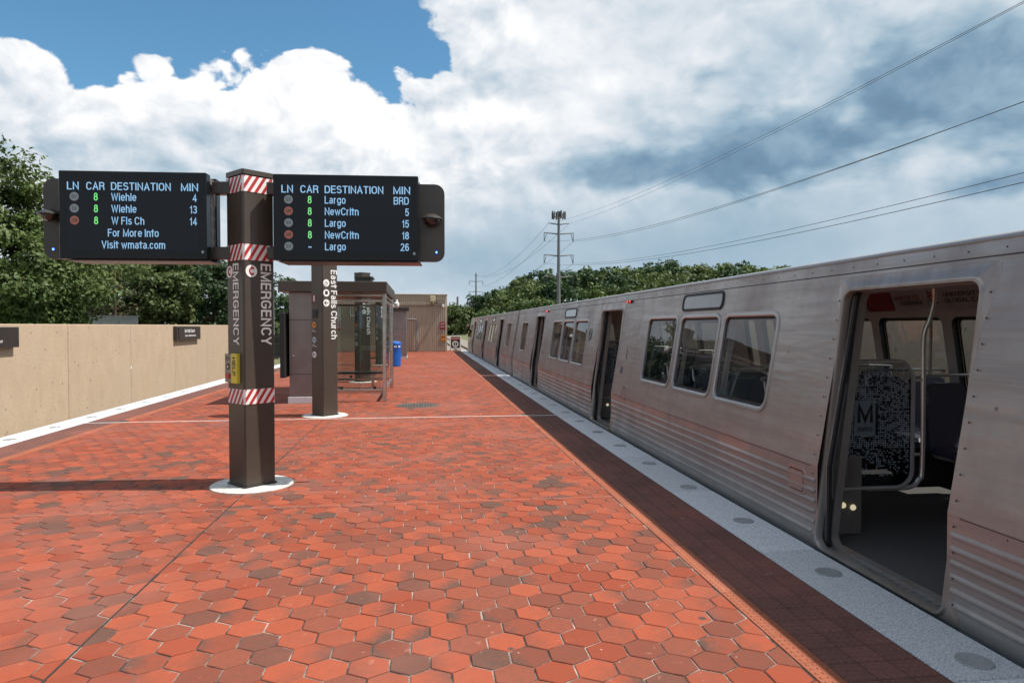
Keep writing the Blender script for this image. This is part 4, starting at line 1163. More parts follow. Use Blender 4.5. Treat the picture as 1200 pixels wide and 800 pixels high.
def build_car(y0, label):
    t = thing('train_car', label, 'train car', (CX0, y0, 0), 0, 'metal rail cars of the train')
    mb = MB(); skin(mb, 0, False); mb.build('side_wall', m_alu, t)
    mb = MB(); skin(mb, 0, True, False); mb.build('far_side_wall', m_alu, t)
    # roof: cant rail curve, shallow crown, and end walls
    rp = [(.2567,2.14),(.252,2.143),(.254,2.153),(.264,2.163),(.29,2.172),(.34,2.179),(.60,2.195),(1.0,2.225),(HALF,2.24)]
    rp = rp+[(2*HALF-x, z) for x, z in rp[-2::-1]]
    mb = MB(); mb.loops([[(x, y, z) for x, z in rp] for y in (0.03, CL-.03)], close=False); mb.build('roof', m_roofm, t, smooth=True, fix=False)
    mb = MB().box(.248, .268, .03, CL-.03, 2.134, 2.144).build('drip_rail', m_alu_bright, t)
    mb = MB()
    n = 0; y = .3
    while y < CL-.3: mb.lathe([(.006, -.005), (.004, -.0075), (0, -.008)], (.250, y, 2.085), 6, 'X'); y += .27
    for d in DOORS:
        for sg in (-1, 1):
            for k in range(13):
                z = .10+k*.145; p = sidept(d+sg*(DW+.055), z, -.0085, False); mb.lathe([(.007, .001), (.006, -.002), (0, -.003)], p, 6, 'X')
    for k in range(75):
        y = .25+k*.30
        if all(abs(y-d) > DW+.12 for d in DOORS): mb.lathe([(.006, .001), (.005, -.002), (0, -.003)], (px_(.565), y, .565), 6, 'X')
    mb.build('rivet_line', m_bronze_dk, t)['kind'] = 'stuff'
    # roof-top equipment rails
    mb = MB()
    for (a, b_) in ((3.3, 9.3), (13.0, 19.5)): mb.box(.62, .66, a, b_, 2.194, 2.222).box(.56, .60, a+.6, b_-1.4, 2.192, 2.212)
    mb.build('roof_rail', m_grey, t)
    full = [(x, z) for z, x in PROF]+rp+[(2*HALF-x, z) for z, x in PROF[::-1]]
    for (ya, yb, nm) in ((0.0, .06, 'end_wall'), (CL-.06, CL, 'end_wall')):
        mb = MB(); poly = [(x, ya, z) for x, z in full]; n = len(poly)
        mb.add([(x, ya, z) for x, z in full]+[(x, yb, z) for x, z in full], [tuple(range(n)), tuple(range(n, 2*n))[::-1]])
        mb.build(nm, m_alu, t, fix=True)
        MB().box(1.1, 1.94, min(ya,yb)-.26 if ya < 1 else yb, min(ya,yb) if ya < 1 else yb+.26, -.05, 1.95, .05).build('gangway', m_black, t)
    # underframe, floor, ceiling
    MB().box(.12, 2*HALF-.12, .07, CL-.07, -.98, -.12).build('underframe', m_under, t)
    MB().box(.11, 2*HALF-.11, .07, CL-.07, -.119, -.004).build('floor', m_cfloor, t)
    MB().box(.40, 2*HALF-.40, .07, CL-.07, 2.055, 2.10).build('ceiling', m_ceil, t)
    # linings on both sides
    mb = MB(); skin(mb, .09, True, False, False, -.14); o = mb.build('lining', m_cwall, t)
    mb = MB(); skin(mb, .13, False, True, False, -.14); o = mb.build('lining', m_cwall, t)
    # windows
    for far in (False, True):
        for (a, b_) in WINS:
            L = lambda m, d: [sidept(y, z, d, far) for y, z in rr(a, b_, WZ0, WZ1, .09, m, 5)]
            fr = MB().loops([L(.040, .0), L(.038, -.009), L(.004, -.011), L(-.008, -.004), L(-.010, .03)], True).build('window', m_alu_bright if not far else m_frame, t, smooth=True, fix=True)
            mb = MB().loops([L(-.010, .018), L(-.036, .018)]); mb.build('gasket', m_black, fr)
            lp = L(-.034, .016); MB().add(lp, [tuple(range(len(lp)))]).build('pane', m_carglass, fr)
            if far:
                MB().loops([L(.0, .0), L(.0, .09)]).loops([L(.045, .084), L(.0, .084)]).build('reveal', m_black, fr)
    # doorways
    for d in DOORS:
        o4 = (d-DW, d+DW, .0, 1.92)
        L = lambda m, dep: [sidept(y, z, dep, False) for y, z in rr(*o4, .09, m, 6)]
        Q = lambda m, dep: [sidept(y, z, dep, False) for y, z in rr(d-DW-m, d+DW+m, -m*.3, 1.92+m, .012, 0, 6)]
        fr = MB().loops([Q(.095, .0), Q(.090, -.007), L(.020, -.010), L(.006, -.022), L(-.010, -.020), L(-.016, .0), L(-.016, .035)], True).build('door_frame', m_frame, t, smooth=True, fix=True)
        MB().loops([L(-.016, .035), L(.03, .036), L(.03, .055)]).build('door_seal', m_black, fr)
        MB().loops([L(.03, .10), L(-.02, .10), L(-.025, .16)]).build('door_lining', m_frame, fr)
        for sg in (-1, 1):     # edges of the leaves slid into their pockets
            yy = d+sg*(DW-.028)
            zz = [0.015, .3, .6, .66, 1.0, 1.4, 1.9]
            a = [sidept(yy, z, .058, False) for z in zz]; b_ = [sidept(yy, z, .094, False) for z in zz]
            c_ = [sidept(d+sg*(DW+.02), z, .058, False) for z in zz]; e_ = [sidept(d+sg*(DW+.02), z, .094, False) for z in zz]
            lf = MB().loops([c_, a, b_, e_], False).build('door_leaf', m_alu, t, fix=True)
            a2 = [sidept(yy-sg*.018, z, .064, False) for z in zz]; b2 = [sidept(yy-sg*.018, z, .088, False) for z in zz]
            MB().loops([a, a2, b2, b_], False).build('rubber_edge', m_black, lf)
        sill = MB().box(-.012, .17, d-DW+.03, d+DW-.03, -.06, .004, .004)
        for k in range(17): sill.box(.02, .15, d-DW+.08+k*.068, d-DW+.105+k*.068, .004, .007)
        sill.build('threshold', m_alu_bright, t)
        MB().box(.27, .36, d-DW-.1, d+DW+.1, 1.90, 2.055, .01).build('door_operator_cover', m_frame, t)
        rec = [sidept(y, z, -.002, False) for y, z in rr(d-.13, d-.03, 1.985, 2.03, .008, 0, 3)]
    # red door-open lights over the middle doorway and the end doorway
    for d in (DOORS[1], DOORS[2]):
        lb = MB().box(.205, .245, d-DW-.36, d-DW-.14, 2.005, 2.045, .006).build('door_light', m_black, t)
        for k in (0, 1): MB().lathe([(0, -.010), (.014, -.007), (.019, 0)], (.206, d-DW-.31+k*.12, 2.025), 10, 'X').build('red_lens', m_tail, lb)
    # destination boxes, emblem, hatches, small notices
    for (a, b_) in ((7.06, 8.14), (14.02, 15.10)):
        L = lambda m, dep: [sidept(y, z, dep, False) for y, z in rr(a, b_, 1.855, 2.0, .05, m, 4)]
        sb = MB().loops([L(.03, 0), L(.028, -.014), L(.004, -.016), L(0, -.006)]).build('destination_box', m_black, t, smooth=True, fix=True)
        lp = L(.001, -.006); MB().add(lp, [tuple(range(len(lp)))]).build('display_glass', mat('sign_glass', (.16,.19,.20), .15, coat=.5), sb)
    cy, cz, er = 12.55, 1.50, .115
    ring = lambda r, dep: [sidept(cy+r*math.cos(2*math.pi*k/24), cz+r*math.sin(2*math.pi*k/24), dep, False) for k in range(24)]
    em = MB().loops([ring(er, 0), ring(er-.004, -.008), ring(er-.018, -.009), ring(er-.022, -.002)]).build('emblem', m_bronze_dk, t)
    mb = MB()
    lettering(mb, 'M', .10, (0,0,0), (0,-1,0), (0,0,1), 'C', .02, .8)
    mb.v = [sidept(cy+v[1], cz-.05+v[2], -.004, False) for v in mb.v]; mb.build('emblem_letter', m_bronze_dk, em)
    for (hy, hz, w_, h_) in ((5.22, .44, .10, .15), (9.95, .66, .07, .15), (16.95, .66, .07, .15)):
        L = lambda m, dep: [sidept(y, z, dep, False) for y, z in rr(hy-w_, hy+w_, hz-h_/2, hz+h_/2, .02, m, 3)]
        mb = MB().loops([L(.035, 0), L(.033, -.005), L(.010, -.005), L(.008, -.001)]); h = mb.build('hatch', m_frame, t)
        MB().loops([L(.012, -.0015), L(-.002, -.0015)]).build('hatch_gap', m_black, h)
        lp = L(.0, -.006); MB().loops([L(.0, -.006), L(.0, 0)]).add(lp, [tuple(range(len(lp)))]).build('hatch_door', m_frame, h, fix=True)
        lp2 = L(-.06, -.0075)
    for k, (ty, tz) in enumerate(((10.25, .98), (17.2, .98))):
        L = [sidept(y, z, -.002, False) for y, z in ((ty-.05, tz-.05), (ty-.05, tz+.05), (ty+.05, tz+.05), (ty+.05, tz-.05))]
        MB().add(L, [(0,1,2,3)]).build('decal', mat('decal_blue', (.03,.05,.12), .4), t)
        L = [sidept(y, z, -.002, False) for y, z in ((ty-.16, tz+.17), (ty-.16, tz+.33), (ty-.12, tz+.33), (ty-.12, tz+.17))]
        MB().add(L, [(0,1,2,3)]).build('number_plate', m_dred, t)
    # panel seam and cant rail seam
    mb = MB()
    edges = [0]+[e for d in DOORS for e in (d-DW-.09, d+DW+.09)]+[CL]
    for a, b_ in zip(edges[0::2], edges[1::2]):
        mb.add([sidept(a,.586,-.0015,False), sidept(b_,.586,-.0015,False), sidept(b_,.592,-.0015,False), sidept(a,.592,-.0015,False)], [(0,1,2,3)])
    mb.add([sidept(.02,2.038,-.0015,False), sidept(CL-.02,2.038,-.0015,False), sidept(CL-.02,2.046,-.0015,False), sidept(.02,2.046,-.0015,False)], [(0,1,2,3)])
    for sy in (2.75, 9.72, 12.02, 16.72, 19.62):
        mb.add([sidept(sy,.60,-.0012,False), sidept(sy+.005,.60,-.0012,False), sidept(sy+.005,2.038,-.0012,False), sidept(sy,2.038,-.0012,False)], [(0,1,2,3)])
    mb.build('panel_seam', mat('seam_shadow_gap', (.06,.05,.045), .8), t)
    # ---- interior: seats, glass screens, poles, advertisements
    def seat(x0, x1, y, face):
        """two-place seat; its back stands at y, the cushion reaches towards face"""
        f = face; xm = (x0+x1)/2; mb = MB()
        for a, b_ in ((x0+.01, xm-.008), (xm+.008, x1-.01)):
            ya, yb = sorted((y+f*.03, y+f*.46)); mb.box(a, b_, ya, yb, .40, .50, .035)
        s_ = mb.build('seat', m_seat, t, smooth=True)
        for a, b_ in ((x0+.01, xm-.008), (xm+.008, x1-.01)):
            pts = [(a+.01, .46), (a, .60), (a+.012, .90), (a+.05, 1.06), (a+.12, 1.10), (b_-.12, 1.10), (b_-.05, 1.06), (b_-.012, .90), (b_, .60), (b_-.01, .46)]
            poly = [(x, y-f*.02+ -f*(z-.46)*.12, z) for x, z in pts]
            MB().plate(poly, (0, f, 0), .07).build('backrest', m_seat, s_, fix=True)
        MB().bend([(x0+.03, y-f*.05, 1.0), (x0+.03, y-f*.09, 1.12), (x0+.07, y-f*.10, 1.165), (x1-.07, y-f*.10, 1.165), (x1-.03, y-f*.09, 1.12), (x1-.03, y-f*.05, 1.0)], .013, 8).build('grab_rail', m_rail_in, s_, smooth=True)
        ya, yb = sorted((y+f*.05, y+f*.36)); xa = x0+.25 if x0 > 1.2 else x0+.05
        MB().box(xa, xa+.55, ya, yb, 0, .39).build('pedestal', m_under, s_)
        return s_
    first = {}
    for bay in (0, 6.96):
        for k in range(4):
            for side in (0, 1):
                x0 = .22 if side == 0 else 2*HALF-.22-.98
                if side == 0 and k == 0: pass
                yy = 6.12+bay+k*.86
                if side not in first: first[side] = (seat(x0, x0+.98, 0, -1))
                s_ = first[side] if (bay == 0 and k == 0) else copy_tree(first[side], t)
                s_.location = (0, yy, 0)
    for d in DOORS:
        ys_ = d+DW+.24
        # windscreen: tube frame, dotted glass, pole
        x0, x1, z0, z1 = .19, .96, .36, 1.37
        outl = rr(x0, x1, z0, z1, .14, 0, 6)
        path = [(x, ys_, z) for x, z in outl]; path.append(path[0])
        sc_ = MB().tube(path, .017, 8, cap=False).build('screen_frame', m_rail_in, t, smooth=True)
        gl_ = [(x, ys_, z) for x, z in rr(x0, x1, z0, z1, .14, -.012, 6)]
        MB().add(gl_, [tuple(range(len(gl_)))]).build('screen_glass', glass('screen_pane', (.38,.39,.40), 1.3), sc_)
        mb = MB(); dr_ = random.Random(5); st = .0150
        nx = int((x1-x0-.05)/st); nz = int((z1-z0-.12)/st)
        for i in range(nx):
            for j in range(nz):
                fx_, fz_ = (i+.5)/nx, (j+.5)/nz
                prob = .92 if .25 < fz_ < .85 else .92*max(.12, 1-abs(fz_-.55)*2.4+.7)*.75
                if .36 < fx_ < .62 and .38 < fz_ < .66: continue
                if dr_.random() > prob*.86: continue
                w2 = st*(.36 if dr_.random() < .7 else .26); cx_ = x0+.025+i*st; cz_ = z0+.10+j*st
                mb.add([(cx_-w2, ys_-.003, cz_-w2*.8), (cx_+w2, ys_-.003, cz_-w2*.8), (cx_+w2, ys_-.003, cz_+w2*.8), (cx_-w2, ys_-.003, cz_+w2*.8)], [(0,1,2,3)])
        mdot = bpy.data.materials.get('frit_dots') or mat('frit_dots', (.52,.58,.60), .5)
        mb.build('dot_pattern', mdot, sc_)['kind'] = 'stuff'
        mx0, mx1, mz0, mz1 = x0+.265, x0+.445, z0+.42, z0+.70
        lg = MB().add([(mx0, ys_-.004, mz0), (mx1, ys_-.004, mz0), (mx1, ys_-.004, mz1), (mx0, ys_-.004, mz1)], [(0,1,2,3)]).build('logo', mdot, sc_); lg.data.materials[0] = bpy.data.materials.get('logo_plate') or mat('logo_plate', (.26,.29,.30), .5)
        mb = MB(); lettering(mb, 'M', .145, ((mx0+mx1)/2, ys_-.006, mz0+.105), (1,0,0), (0,0,1), 'C', .04, .8, .135)
        lettering(mb, 'metro', .040, ((mx0+mx1)/2, ys_-.006, mz0+.035), (1,0,0), (0,0,1), 'C', .02, .8, .13)
        mb.build('lettering', m_black, sc_)
        xp = x1+.09
        pole = [(xp+.02, ys_-.06, 2.06), (xp+.035, ys_-.06, 1.95), (xp+.05, ys_-.04, 1.84), (xp+.03, ys_-.02, 1.70), (xp, ys_, 1.56), (xp, ys_, 1.2), (xp, ys_, .52), (xp-.03, ys_, .42), (xp-.10, ys_, .36), (xp-.25, ys_+.03, .345), (xp-.45, ys_+.04, .345)]
        MB().bend(pole, .018, 10).tube([(xp-.10, ys_, 1.22), (xp, ys_, 1.22)], .012, 6).tube([(xp-.10, ys_, .62), (xp, ys_, .62)], .012, 6).build('grab_pole', m_rail_in, t, smooth=True)
        kp = MB().box(.17, .52, ys_-.01, ys_+.02, 0.0, .62, .004).build('kick_panel', m_frame, t)
        for k in (0, 1): MB().lathe([(0, -.022), (.014, -.019), (.021, -.009), (.024, 0)], (.36+.085*k, ys_-.012, .235-.02*k), 14, 'Y').build('step_lamp', m_step, kp, smooth=True)
        yo = d-DW-.24
        MB().bend([(1.02, yo, 2.06), (1.02, yo, 1.9), (1.0, yo, 1.7), (1.0, yo, .0)], .018, 10).build('grab_pole', m_rail_in, t, smooth=True)
    for k, yy in enumerate((6.3, 8.3, 13.3, 15.3)):
        MB().bend([(1.95, yy, 2.06), (1.97, yy, 1.92), (2.02, yy, 1.75), (2.02, yy, 1.15)], .016, 10).build('grab_pole', m_rail_in, t, smooth=True)
    # advertisement cove above the far windows
    xa, xb = 2*HALF-.33, 2*HALF-.42
    for (a, b_, m_) in ((5.6, 7.72, m_white), (7.74, 8.22, m_dred), (8.24, 10.4, m_white), (12.2, 17.3, m_white), (2.0, 5.55, m_ceil)):
        ad = MB().add([(xa, a, 1.83), (xa, b_, 1.83), (xb, b_, 2.06), (xb, a, 2.06)], [(0,1,2,3)]).build('advertisement', mat('ad_card', (.55,.53,.51), .6) if m_ is m_white else m_, t)
        if a == 5.6:
            up = Vector((xb-xa, 0, .23)).normalized(); nf = Vector((-.23, 0, xb-xa)).normalized()*-.003
            def at_(y, f): return Vector((xa, y, 1.83))+up*(.247*f)+Vector((-.004, 0, -.001))
            for (tx_, yy_, f_, ln_, m2_) in (('UNIVERSITY OF MARYLAND', 6.90, .60, 1.15, m_print_k), ('GLOBAL CAMPUS', 6.90, .32, .72, m_print_k), ('MADE FOR YOU', 7.68, .55, .42, m_dred), ('UNDERGRADS', 7.60, .28, .36, m_print_k)):
                write(ad, m2_, tx_, .050, at_(yy_, f_), (0,-1,0), up, 'L', .012, .8, ln_)
            mb = MB()
            for r_ in range(4):
                pts = [at_(7.10-.10*q/6+.02*r_, .25+.15*r_+.10*math.sin(q/6*3.1)) for q in range(7)]
                mb.loops([pts, [p+up*.02 for p in pts]], False)
            mb.build('logo', m_dred, ad)
    return t
car1 = build_car(-.17, 'near metal train car with open door, standing at the platform')
car2 = copy_tree(car1); car2.location = (CX0, 22.80, 0)
car2['label'] = 'farther metal train car ahead, its driver leaning out at the far end'
for o in list(car2.children):       # the driver's side window of the far car is let down
    if o.name.startswith('window'):
        me = o.data; y = sum(v.co.y for v in me.vertices)/len(me.vertices); x = me.vertices[0].co.x
        if y > 20 and x < 1:
            for ch in list(o.children):
                if ch.name.startswith('pane'): bpy.data.objects.remove(ch)

# driver leaning out of the far car's cab window
DY = 43.65
def person(name, label, joints, edges, radii, mat_, loc):
    me = bpy.data.meshes.new('body'); me.from_pydata(joints, edges, []); ob = bpy.data.objects.new(name, me); COL.objects.link(ob); ob.location = loc
    sk = ob.modifiers.new('skin', 'SKIN'); sv = me.skin_vertices[0].data
    for i, r in enumerate(radii): sv[i].radius = (r, r)
    sv[0].use_root = True
    sb = ob.modifiers.new('sub', 'SUBSURF'); sb.levels = 2; sb.render_levels = 2
    me.materials.append(mat_); return tag(ob, label, 'person')
J = [(.42,0,.92),(.34,0,1.05),(.16,0,1.22),(.02,0,1.36),(-.06,0,1.44),(-.10,.0,1.53),(-.13,.0,1.62),(-.13,.0,1.70),
     (.02,-.19,1.34),(-.06,-.25,1.12),(-.10,-.12,.96),(.02,.19,1.34),(-.04,.25,1.12),(-.09,.14,.96),
     (.44,-.10,.85),(.44,-.11,.47),(.46,-.11,.08),(.36,-.12,.04),(.44,.10,.85),(.44,.11,.47),(.46,.11,.08),(.36,.12,.04)]
E = [(0,1),(1,2),(2,3),(3,4),(4,5),(5,6),(6,7),(3,8),(8,9),(9,10),(3,11),(11,12),(12,13),(0,14),(14,15),(15,16),(16,17),(0,18),(18,19),(19,20),(20,21)]
RA = [.15,.15,.165,.14,.065,.075,.10,.08,.075,.055,.04,.075,.055,.04,.095,.065,.05,.045,.095,.065,.05,.045]
drv = person('person', 'driver in yellow hi-vis vest leaning out of the far train car', J, E, RA, m_navy, (2.96, DY, 0))
vj = [(.30,0,1.08),(.16,0,1.22),(.03,0,1.34)]
ve = MB().tube([(.36,0,1.0),(.26,0,1.13),(.16,0,1.22),(.03,0,1.345),(-.02,0,1.39)], [.185,.20,.205,.19,.12], 14).build('vest', m_hivis, drv, smooth='all')
hr = MB().lathe([(.11,-.02),(.118,.05),(.10,.11),(.06,.145),(0,.155)], (-.125,.015,1.62), 14).build('hair', m_hair, drv, smooth='all')
fc = MB().lathe([(0,-.125),(.05,-.115),(.085,-.06),(.098,.0),(.09,.06),(0,.10)], (-.14,-.012,1.64), 14).build('face', m_skin, drv, smooth='all')
MB().add([(-.165,-.108,1.655),(-.115,-.108,1.655),(-.14,-.135,1.61)], [(0,1,2)]).build('nose', m_skin, drv)

# ================================================================== trees
def leaf_quads(pts, nrm, size, r):
    """one folded-diamond leaf per point"""
    n = len(pts)
    a = r.normal(size=(n, 3)); nn = nrm + r.normal(size=(n, 3))*.75; nn /= np.linalg.norm(nn, axis=1)[:, None]
    u = a - nn*np.sum(a*nn, axis=1)[:, None]; u /= np.linalg.norm(u, axis=1)[:, None]; w = np.cross(nn, u)
    s = size*(.65+.7*r.random(n))[:, None]
    v = np.stack([pts-u*s, pts+w*s*.55+nn*s*.12, pts+u*s, pts-w*s*.55+nn*s*.12], axis=1).reshape(-1, 3)
    return v
def mesh_from_quads(name, v, mat_):
    me = bpy.data.meshes.new(name); nq = len(v)//4
    me.vertices.add(len(v)); me.vertices.foreach_set('co', v.astype(np.float32).ravel())
    me.loops.add(nq*4); me.loops.foreach_set('vertex_index', np.arange(nq*4, dtype=np.int32))
    me.polygons.add(nq); me.polygons.foreach_set('loop_start', np.arange(0, nq*4, 4, dtype=np.int32)); me.polygons.foreach_set('loop_total', np.full(nq, 4, dtype=np.int32))
    me.materials.append(mat_); me.update(calc_edges=True); me.validate(); return me
def crown_points(r, rad, nclump, per, csize, low=-.75, lump=.25):
    cs = r.normal(size=(nclump*3, 3)); cs /= np.linalg.norm(cs, axis=1)[:, None]
    cs = cs[cs[:, 2] > low][:nclump]
    ph = r.random(3)*6
    bump = 1+lump*(np.sin(cs[:, 0]*4+ph[0])*np.sin(cs[:, 1]*4+ph[1])+.6*np.sin(cs[:, 2]*6+ph[2]))
    depth = .45+.55*r.random(len(cs))**.5
    ctr = cs*(bump*depth)[:, None]*np.array(rad)
    p = r.normal(size=(len(cs), per, 3)); p /= np.linalg.norm(p, axis=2)[:, :, None]; p *= (r.random((len(cs), per, 1))**.4)
    sz = csize*(.6+.8*r.random(len(cs)))[:, None, None]
    pts = ctr[:, None, :]+p*sz*np.array([1, 1, .75])
    nrm = p*.8+cs[:, None, :]*.5+np.array([0, 0, .45])
    return pts.reshape(-1, 3), nrm.reshape(-1, 3), ctr
def tree(label, loc, rad, cz, leafm, nclump, per, csize, leaf, seed, group=None, bare=False, name='tree'):
    r = np.random.default_rng(seed); t = thing(name, label, 'tree', loc, 0, group)
    pts, nrm, ctr = crown_points(r, rad, nclump, per, csize)
    pts[:, 2] += cz; ctr = ctr+np.array([0, 0, cz])
    me = mesh_from_quads('crown', leaf_quads(pts, nrm, leaf, r), leafm); link('crown', me, t)
    tr = MB(); R0 = .045*cz+.05
    tr.tube([(0,0,-.2), (.05,0,cz*.35), (-.05,.08,cz*.7), (.05,0,cz*1.15)], [R0, R0*.8, R0*.55, R0*.2], 9)
    lim = MB()
    for c in ctr[::max(1, len(ctr)//(46 if bare else 22))]:
        z0 = cz*(.35+.4*r.random()); m_ = (c*.5+np.array([0,0,z0])*.5)+np.array([0,0,.1*cz*r.random()])
        lim.tube([(0,0,z0), tuple(m_), tuple(c)], [R0*.35, R0*.2, R0*.06], 5)
        if bare:
            for q in range(4):
                e = c+r.normal(size=3)*np.array([1,1,.8])*rad[0]*.35; lim.tube([tuple(m_), tuple((m_+e)/2+r.normal(size=3)*.15), tuple(e)], [R0*.12, R0*.07, R0*.02], 4)
    tr.build('trunk', m_bark, t, smooth=True); lim.build('limbs', m_bark, t, smooth=True)
    return t
tree('big broadleaf tree at the left edge, taller than the arrival display', (-18.5, 31.8, -1.25), (4.2, 4.2, 4.6), 4.9, m_leafA, 360, 170, .72, .105, 1)
G = 'trees behind the tan wall'
tree('half bare brownish tree beside the big left tree, behind the wall', (-22.6, 50.0, -1.25), (2.8, 2.8, 3.4), 4.0, m_leafD, 46, 60, .45, .13, 2, G, True)
tree('mid green tree under the middle of the left display, behind the wall', (-23.6, 57.0, -1.25), (4.2, 4.0, 4.4), 4.6, m_leafC, 190, 80, .75, .17, 3, G)
tree('olive green tree with feathery top under the right half of the left display', (-20.4, 55.5, -1.25), (3.3, 3.3, 4.3), 4.5, m_leafC, 180, 80, .7, .16, 4, G)
tree('dense dark tree directly left of the emergency pylon, behind the wall', (-17.4, 60.0, -1.25), (4.0, 4.0, 4.6), 4.7, m_leafB, 230, 80, .8, .17, 5, G)
tree('dark tree behind the small left wall fence panels', (-30.5, 58.0, -1.25), (4.8, 4.4, 4.6), 4.6, m_leafB, 200, 70, .85, .18, 6, G)
tree('dark tree showing between the emergency pylon and the shelter', (-23.5, 112.0, -1.25), (6.2, 5.5, 5.4), 5.0, m_leafB, 190, 70, 1.2, .27, 7, G)
tree('tall dark tree showing left of the shelter roof, far behind', (-16.5, 118.0, -1.25), (5.5, 5.0, 4.8), 4.7, m_leafB, 170, 70, 1.1, .27, 12, G)
tree('low olive bush behind the iron fence, right of the emergency pylon', (-19.5, 96.0, -1.25), (5.0, 2.5, 1.7), 1.5, m_leafC, 90, 70, .7, .22, 8, 'bushes behind the iron fence', False, 'bush')
# trees at the foot of the hill, right of the concrete building
tree('pale green tree just right of the concrete building, far off', (9.5, 205.0, -1.25), (6.0, 6, 5.2), 4.3, m_leafC, 110, 60, 1.5, .42, 9, 'far trees by the poles')
tree('dark tree between the two power poles near the train roof, far off', (18.5, 212.0, -1.25), (5.6, 6, 6.6), 6.0, m_leafB, 110, 60, 1.5, .42, 10, 'far trees by the poles')
tree('small tree beyond the barrier sign, far off', (14.0, 225.0, -1.25), (5.5, 6, 4.6), 3.6, m_leafA, 90, 60, 1.5, .42, 11, 'far trees by the poles')

# the wooded rise on the right: one mass of crowns
rw = np.random.default_rng(31); V = [[], [], []]
pos = []
yy = 172.0
while yy < 300:
    xx = 16.0+rw.random()*6
    while xx < 190:
        pos.append((xx+rw.normal()*1.6, yy+rw.normal()*1.6)); xx += 7.0+rw.random()*2.5
    yy += 8.5
for (x, y) in pos:
    if x < 21+max(0, (190-y))*.35: continue
    far = y > 225
    R_ = 4.2+2.2*rw.random(); H_ = 5.0+2.5*rw.random()
    edge = min(1, max(.42, (x-10)/26)); H_ *= edge
    z0 = ground_z(x, y)
    pts, nrm, _ = crown_points(rw, (R_, R_, H_*.62), 34 if far else 52, 12 if far else 16, 1.25, -.35, .2)
    pts = pts+np.array([x, y, z0+H_*.95])
    V[int(rw.choice(3, p=[.52, .34, .14]))].append(leaf_quads(pts, nrm, .55, rw))
wl = link('woodland', mesh_from_quads('woodland', np.concatenate(V[0]), m_leafA)); tag(wl, 'dense green wood covering the rise beyond the train', 'woodland', kind='stuff')
for k, m_ in ((1, m_leafB), (2, m_leafC)):
    o = link('woodland_crowns', mesh_from_quads('woodland_crowns', np.concatenate(V[k]), m_), wl); tag(o, kind='stuff')

# a low belt of distant trees along the horizon
Vb = []
for k in range(150):
    x = -330+k*5.5+rw.normal()*2; y = 330+rw.random()*60; H_ = 4.5+rw.random()*3.5
    pts, nrm, _ = crown_points(rw, (5.5, 5, H_*.6), 20, 12, 1.8, -.4, .2); Vb.append(leaf_quads(pts+np.array([x, y, -1.2+H_*.8]), nrm, .8, rw))
tag(link('distant_tree_belt', mesh_from_quads('distant_tree_belt', np.concatenate(Vb), m_leafB)), 'low belt of distant dark trees along the horizon', 'woodland', kind='stuff')

# ================================================================== power line
def power_pole(label, x, y, top, arms, half, r0, antennas=False, ins=True):
    t = thing('power_pole', label, 'power pole', (x, y, -1.25), 0, 'steel power poles beside the line')
    H = top+1.25
    MB().tube([(0,0,0), (0,0,H*.5), (0,0,H)], [r0, r0*.8, r0*.55], 12).build('shaft', m_pole, t, smooth=True)
    for k, z in enumerate(arms):
        zz = z+1.25; hw = half[k]
        for sg in (-1, 1):
            am = MB().tube([(sg*r0*.5, 0, zz-.15), (sg*hw, 0, zz+.12)], [.15, .09], 8).build('crossarm', m_pole, t, smooth=True)
            if ins and k > 0:
                MB().tube([(sg*(hw-.05), -.02, zz+.1), (sg*(hw-.05), -.02, zz-1.75)], .075, 6).tube([(sg*(hw-.6), 0, zz+.06), (sg*(hw-.1), 0, zz-1.75)], .06, 6).build('insulator', m_cable, am)
    if antennas:
        rg = MB().tube([(math.cos(R(a))*1.35, math.sin(R(a))*1.35, H-.4) for a in range(0, 361, 30)], .05, 6, False)
        for a in range(0, 360, 60): rg.tube([(0,0,H-.4), (math.cos(R(a))*1.35, math.sin(R(a))*1.35, H-.4)], .05, 5)
        rg.build('antenna_ring', m_pole, t)
        for k in range(12):
            a = R(k*30+10); ca, sa = math.cos(a), math.sin(a)
            MB().box(ca*1.45-.13, ca*1.45+.13, sa*1.45-.13, sa*1.45+.13, H-.75, H+.75+(.2 if k % 3 == 0 else 0), .02).build('antenna', m_pole if k % 3 else m_cable, t)
        MB().box(-.35, .35, -.35, .35, H-.2, H+.9, .05).build('antenna_mast', m_cable, t)
    return t
PA, PB, PC = (29.6, 148.0), (33.5, -80.0), (25.3, 329.0)
armsA, halfA = [24.1, 22.0, 17.2, 12.5], [2.3, 3.3, 3.3, 3.3]
power_pole('tall steel power pole topped with a ring of antennas, rising above the train', PA[0], PA[1], 25.9, armsA, halfA, .48, True)
power_pole('slim far power pole with three crossarms, left of the wooded hill', PC[0], PC[1], 27.2, [26.0, 23.2, 18.2, 13.2], [.8, 3.4, 3.4, 3.4], .55, False, True)
power_pole('thin far pole with no crossarms showing, beside the barrier sign', 20.2, 405.0, 19.0, [18.4], [.6], 1.0, False, False)
power_pole('shortest thin far pole, nearest the concrete building', 8.6, 440.0, 12.8, [12.2, 10.5], [1.6, 1.6], .8, False, False)
def wire(label, a, b_, sag, r, g_):
    a, b_ = Vector(a), Vector(b_); N = 44
    pts = [a.lerp(b_, k/N)-Vector((0, 0, sag*4*(k/N)*(1-k/N))) for k in range(N+1)]
    o = MB().tube(pts, r, 5).build('power_line', m_cable, None, smooth='all'); return tag(o, label, 'power line', g_)
GW = 'power lines from the antenna pole'
